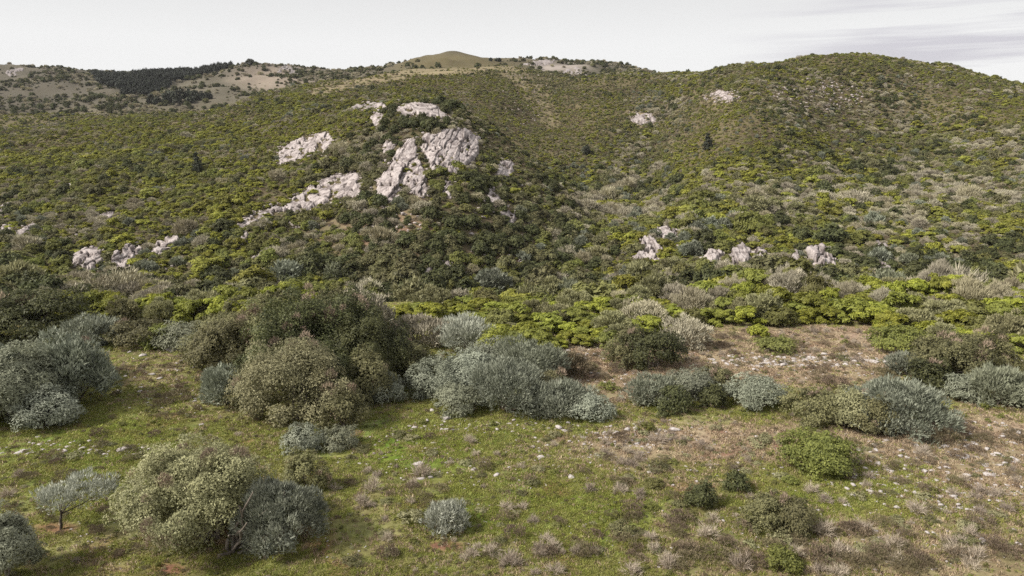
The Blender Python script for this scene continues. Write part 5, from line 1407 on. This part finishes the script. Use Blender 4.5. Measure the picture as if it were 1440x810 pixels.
LOW = [('heath', 92, 675, 38), ('heath', 75, 645, 30), ('cushion', 105, 643, 28), ('heath', 140, 628, 26), ('heath', 178, 636, 32), ('cushion', 205, 644, 34), ('heath', 218, 613, 20), ('tussock', 28, 670, 24), ('heath', 40, 675, 30), ('tussock', 10, 700, 28), ('heath', 70, 694, 22), ('heath', 137, 748, 26),
       ('heath', 250, 563, 42), ('heath', 228, 571, 34), ('heath', 140, 612, 26), ('heath', 258, 545, 24),
       ('cushion', 560, 614, 30), ('cushion', 580, 618, 26), ('heath', 605, 617, 20), ('tussock', 525, 690, 34), ('tussock', 510, 712, 34), ('heath', 490, 683, 26), ('cushion', 545, 706, 26), ('cushion', 578, 728, 48), ('heath', 600, 712, 30), ('heath', 545, 782, 36), ('cushion', 495, 792, 36), ('tussock', 545, 760, 24),
       ('tussock', 592, 670, 40), ('heath', 618, 690, 30), ('tussock', 660, 622, 26), ('heath', 678, 660, 34), ('tussock', 712, 715, 30), ('heath', 765, 780, 40), ('tussock', 735, 715, 24), ('tussock', 830, 690, 24), ('tussock', 873, 692, 30), ('heath', 890, 720, 40), ('cushion', 875, 748, 50), ('leafy', 872, 728, 26), ('leafy', 915, 715, 26), ('tussock', 915, 758, 26),
       ('heath', 825, 780, 44), ('heath', 1005, 785, 56), ('tussock', 940, 790, 40), ('heath', 960, 775, 34), ('leafy', 920, 684, 36), ('cushion', 925, 660, 40), ('heath', 935, 650, 30), ('cushion', 1065, 625, 40), ('heath', 990, 633, 24), ('tussock', 998, 634, 16), ('heath', 1030, 660, 24), ('leafy', 908, 606, 30), ('tussock', 925, 622, 34), ('heath', 876, 623, 36), ('heath', 858, 648, 26),
       ('tussock', 1212, 746, 40), ('tussock', 1160, 705, 30), ('heath', 1235, 700, 26), ('heath', 1300, 690, 24), ('tussock', 1290, 720, 36), ('tussock', 1340, 780, 36), ('heath', 1265, 795, 50), ('heath', 1205, 800, 50), ('heath', 1240, 740, 40), ('leafy', 1312, 694, 18), ('heath', 1380, 740, 46), ('heath', 1400, 770, 30), ('tussock', 1180, 780, 44), ('leafy', 1110, 680, 26), ('cushion', 1100, 672, 30),
       ('heath', 1150, 536, 40), ('heath', 1175, 545, 44), ('cushion', 1185, 507, 26), ('heath', 1240, 530, 40), ('heath', 1330, 625, 50), ('heath', 1300, 618, 50), ('heath', 1385, 625, 40), ('heath', 1430, 620, 40), ('heath', 1145, 521, 26), ('leafy', 855, 548, 34), ('heath', 870, 520, 28), ('heath', 830, 520, 26)]
for kd, n, cx, cy, rx, ry, w0, w1 in (('heath', 46, 1130, 492, 170, 26, 8, 22), ('tussock', 30, 1120, 490, 170, 26, 8, 18), ('heath', 34, 1330, 660, 190, 60, 12, 30), ('tussock', 26, 1320, 700, 180, 70, 12, 30), ('heath', 34, 760, 720, 300, 80, 12, 30), ('tussock', 34, 760, 710, 320, 90, 10, 28), ('cushion', 28, 700, 700, 330, 100, 12, 30),
                                      ('leafy', 14, 820, 720, 300, 80, 10, 24), ('heath', 16, 240, 545, 100, 45, 10, 22), ('heath', 14, 120, 690, 140, 60, 12, 26), ('cushion', 14, 140, 680, 140, 60, 10, 24), ('heath', 20, 850, 540, 60, 50, 10, 24), ('tussock', 20, 960, 630, 140, 40, 10, 24), ('cushion', 20, 980, 640, 160, 40, 12, 26), ('heath', 20, 1230, 780, 220, 40, 20, 44), ('cushion', 16, 1230, 740, 200, 60, 14, 30), ('tussock', 14, 1000, 790, 350, 30, 16, 40), ('heath', 12, 180, 780, 140, 40, 12, 24), ('heath', 22, 1180, 780, 270, 34, 26, 54), ('tussock', 16, 1200, 775, 260, 36, 22, 46), ('cushion', 10, 1250, 740, 180, 50, 24, 44), ('heath', 16, 860, 750, 200, 50, 22, 44)):
    for k in range(n):
        a, qd = gs.uniform(0, 6.283), math.sqrt(gs.uniform())
        px, py = cx + rx * qd * math.cos(a), cy + ry * qd * math.sin(a)
        w = gs.uniform(w0, w1)
        if not under_bush(px, py) and py < 815:
            LOW.append((kd, px, py, w))
for kd, px, py, w in LOW:
    x, y, z, r, th = place(px, py)
    s = w / FPX * (y * cp + (CAM_H - z) * sp) * 0.5
    o = link(LOWK[kd][0], low_protos[kd][int(gs.integers(4))], loc=(x, y, z - 0.03), rotz=gs.uniform(0, 6.28), scale=(s, s, s * gs.uniform(0.7, 1.2)))
    adj = 'broad ' if w > 30 else '' if w > 18 else 'tiny '
    tag(o, f'{adj}{LOWK[kd][1]} {where(px, py)}', LOWK[kd][2], 'low plants dotted over the meadow')

def weeds():
    g = np.random.default_rng(83)
    th, r = scatter_rings(23, 100, lambda r: 0.0125 * r, math.radians(-42), math.radians(42), 29)
    x, y = r * np.sin(th), r * np.cos(th); z = ground(th, r)
    px, py = world_to_pix(x, y, z)
    nz = fbm(x / 4, y / 4, octaves=3, seed=25)
    ok = (y < 104) & (px > -150) & (px < 1590) & (g.uniform(size=len(th)) < 0.25 + 0.55 * sstep(-0.1, 0.6, nz) + 0.2 * dry_mask(px, py))
    k = np.where(ok)[0]
    s = g.uniform(0.06, 0.2, len(k)) * np.clip(r[k] / 42, 0.8, 1.8) * (1 + 0.6 * (g.uniform(size=len(k)) < 0.1))
    u = g.uniform(size=len(k)) + 0.3 * dry_mask(px[k], py[k])
    for nm, lo, hi, kd, lab in (('green_weeds', -1, 0.36, 'leafy', 'small green weeds in the turf'), ('olive_weeds', 0.36, 0.6, 'cushion', 'small olive weeds in the turf'), ('brown_weeds', 0.6, 0.95, 'heath', 'small brown dead weeds in the turf'), ('dry_stalks', 0.95, 9, 'tussock', 'small dry stalks in the turf')):
        q = k[(u >= lo) & (u < hi)]; sq = s[(u >= lo) & (u < hi)]
        stuff_scatter(nm, np.stack([x[q], y[q], z[q] - 0.01], -1), g.uniform(0, 6.28, len(q)), sq, sq * g.uniform(0.8, 1.6, len(q)), g.integers(0, 4, len(q)), low_protos[kd], lab)
weeds()

# grass
def grass_proto(seed, mat, n, h, spread):
    g = np.random.default_rng(seed)
    a = g.uniform(0, 6.283, n); q = np.sqrt(g.uniform(size=n)) * spread
    p = np.stack([np.cos(a) * q, np.sin(a) * q, 0 * q - 0.01], -1)
    d = unit(np.stack([g.normal(size=n) * 0.55, g.normal(size=n) * 0.55, np.ones(n)], -1)) * (h * g.uniform(0.5, 1.3, n))[:, None]
    s = unit(np.cross(d, rdirs(g, n))) * 0.018 * g.uniform(0.7, 1.5, n)[:, None]
    v = np.stack([p - s, p + s, p + d], 1).reshape(-1, 3)
    return make_mesh('grass_tuft', v, np.arange(3 * n).reshape(-1, 3), [M[mat]], attrs={'tint': np.repeat(g.uniform(0, 1, n), 3)})
def grass():
    g = np.random.default_rng(9)
    th, r = scatter_rings(22, 112, lambda r: 0.0052 * r, math.radians(-43), math.radians(43), 19)
    y0 = r * np.cos(th)
    x, y = r * np.sin(th), r * np.cos(th); z = ground(th, r)
    px, py = world_to_pix(x, y, z)
    ok = (y < 112) & (px > -160) & (px < 1600) & (py < 860)
    nz = fbm(x / 2.6, y / 2.6, octaves=3, seed=15)
    ok &= g.uniform(size=len(th)) < 0.9 - 0.6 * sstep(0.2, 0.7, nz)
    for cx, cy, rx, ry in ((80, 742, 32, 8), (628, 768, 26, 7), (235, 800, 25, 8)):
        ok &= ~((ell(px, py, cx, cy, rx, ry) > 0.5) & (g.uniform(size=len(th)) < 0.85))
    straw = g.uniform(size=len(th)) < np.clip(0.20 + 0.85 * dry_mask(px, py) - 0.12 * lush_mask(px, py) + 0.28 * nz, 0.03, 0.92)
    ok &= ~straw | (g.uniform(size=len(th)) < 0.7)
    gm = [grass_proto(k, 'grass', 26, 0.10, 0.16) for k in range(5)]
    sm = [grass_proto(20 + k, 'straw', 22, 0.13, 0.16) for k in range(5)]
    for nm, sel, ms, lab in (('green_grass', ok & ~straw, gm, 'short green turf of the meadow'), ('dry_grass', ok & straw, sm, 'dry straw-coloured grass of the clearing and the stony meadow')):
        k = np.where(sel)[0]
        s = np.clip(r[k] / 30, 0.8, 3.0) * g.uniform(0.7, 1.35, len(k))
        stuff_scatter(nm, np.stack([x[k], y[k], z[k]], -1), g.uniform(0, 6.28, len(k)), s, np.minimum(s, 1.4) * g.uniform(0.7, 1.2, len(k)), g.integers(0, 5, len(k)), ms, lab)
grass()

# ----------------------------------------------------------------------------
# undergrowth between the shrubs across the ravine, rubble below the outcrops, the air
# ----------------------------------------------------------------------------
def undergrowth():
    g = np.random.default_rng(31)
    th, r = scatter_rings(134, 560, lambda r: 1.05 + 0.0022 * r, math.radians(-40), math.radians(40), 77)
    r = r / np.cos(th)
    x, y = r * np.sin(th), r * np.cos(th); z = ground(th, r)
    px, py = world_to_pix(x, y, z)
    ok = (g.uniform(size=len(th)) > np.clip(0.7 * ridge_strip(px, py) + 0.3 * pale_strip(px, py), 0, 1)) & ((z + 1.2 - CAM_H) / r > hidden_slope(th, r) - 0.002) & (px > -80) & (px < 1520) & (g.uniform(size=len(th)) < 0.8)
    k = np.where(ok)[0]
    rk = np.zeros(len(k), bool)
    for poly in ROCK_POLYS:
        P = np.array(poly)
        n_ = np.where((px[k] > P[:, 0].min() - 3) & (px[k] < P[:, 0].max() + 3) & (py[k] > P[:, 1].min() - 3) & (py[k] < P[:, 1].max() + 3))[0]
        if len(n_):
            rk[n_] |= (poly_dist(px[k][n_], py[k][n_], poly) > 0.5) & (g.uniform(size=len(n_)) < 0.9)
    k = k[~rk]
    x, y, z, r = x[k], y[k], z[k], r[k]
    s = g.uniform(0.45, 1.0, len(k)) * (0.75 + r / 700)
    u = g.uniform(size=len(k)) + 0.25 * fbm(x / 14, y / 14, octaves=2, seed=44)
    for nm, lo, hi, ms, lab in (('brown_undergrowth', -9, 0.3, low_protos['heath'], 'brown low undergrowth between the hillside shrubs'), ('olive_undergrowth', 0.3, 0.62, low_protos['cushion'], 'olive low undergrowth between the hillside shrubs'),
                                ('green_undergrowth', 0.62, 0.85, low_protos['leafy'], 'green low undergrowth between the hillside shrubs'), ('yellow_green_undergrowth', 0.85, 9, hill_protos['bright'][:4], 'yellow-green low growth between the hillside shrubs')):
        q = (u >= lo) & (u < hi); n_ = int(q.sum())
        stuff_scatter(nm, np.stack([x[q], y[q], z[q] - 0.05], -1), g.uniform(0, 6.28, n_), s[q], s[q] * g.uniform(0.7, 1.2, n_), g.integers(0, 4, n_), ms, lab)
undergrowth()

def scree():
    g = np.random.default_rng(63)
    PXs, PYs, SS = [], [], []
    for n, cx, cy, rx, ry, s0, s1 in ((240, 540, 318, 62, 40, 0.25, 0.9), (200, 705, 330, 50, 60, 0.25, 0.9), (110, 640, 385, 70, 12, 0.25, 0.9), (90, 420, 312, 50, 12, 0.25, 0.8), (260, 738, 130, 32, 48, 0.3, 1.0), (380, 1150, 134, 70, 24, 0.4, 1.3),
                                      (200, 1014, 136, 30, 10, 0.4, 1.3), (160, 905, 164, 26, 12, 0.4, 1.2), (120, 930, 340, 44, 22, 0.25, 0.9), (240, 1130, 376, 130, 14, 0.25, 0.9), (140, 170, 376, 80, 14, 0.25, 0.8), (100, 50, 322, 70, 22, 0.25, 0.8), (160, 1300, 116, 60, 10, 0.3, 0.9), (120, 590, 160, 60, 12, 0.25, 0.8), (100, 440, 212, 50, 22, 0.25, 0.8), (60, 545, 205, 20, 12, 0.2, 0.7), (500, 700, 280, 700, 110, 0.2, 0.7)):
        a = g.uniform(0, 6.283, n); q = np.sqrt(g.uniform(size=n))
        PXs.append(cx + rx * q * np.cos(a)); PYs.append(cy + ry * q * np.sin(a)); SS.append(s0 + (s1 - s0) * g.uniform(size=n) ** 2)
    for poly in ROCK_POLYS:          # broken rock along the edges of every outcrop
        P = np.array(poly, float); m = int(10 + 0.35 * np.abs(np.diff(np.vstack([P, P[:1]]), axis=0)).sum())
        i = g.integers(0, len(P), m); t = g.uniform(size=m)
        e = P[i] * (1 - t)[:, None] + P[(i + 1) % len(P)] * t[:, None] + g.normal(size=(m, 2)) * np.array([4.0, 2.6])
        PXs.append(e[:, 0]); PYs.append(e[:, 1]); SS.append(0.25 + 0.8 * g.uniform(size=m) ** 2)
    px = np.concatenate(PXs); py = np.concatenate(PYs); s = np.concatenate(SS)
    th, r = hit(px, py, 140)
    k = r < 700
    th, r, s = th[k], r[k], s[k]
    x, y = r * np.sin(th), r * np.cos(th)
    meshes = []
    for me in stone_protos:
        c = me.copy(); c.materials.clear(); c.materials.append(M['rubble']); meshes.append(c)
    stuff_scatter('scree', np.stack([x, y, ground(th, r) + s * 0.35], -1), g.uniform(0, 6.28, len(s)), s, s * 1.5, g.integers(0, 8, len(s)), meshes, 'loose pale rubble on the bare patches of the hillside')
scree()

def haze():
    hx, y0, y1, z0, z1 = 1500.0, -60.0, 1750.0, -300.0, 175.0
    v = [(a, b, c) for a in (-hx, hx) for b in (y0, y1) for c in (z0, z1)]
    f = [(0, 1, 3, 2), (4, 6, 7, 5), (0, 4, 5, 1), (2, 3, 7, 6), (0, 2, 6, 4), (1, 5, 7, 3)]
    m = bpy.data.materials.new('thin_air_haze'); m.use_nodes = True
    nt = m.node_tree; nt.nodes.clear()
    out = nt.nodes.new('ShaderNodeOutputMaterial')
    pv = nt.nodes.new('ShaderNodeVolumePrincipled')
    pv.inputs['Color'].default_value = (0.84, 0.83, 0.90, 1)
    pv.inputs['Density'].default_value = HAZE
    nt.links.new(pv.outputs[0], out.inputs['Volume'])
    o = link('haze', make_mesh('haze', v, f, [m]))
    tag(o, kind='stuff')
HAZE = 0.00004
haze()
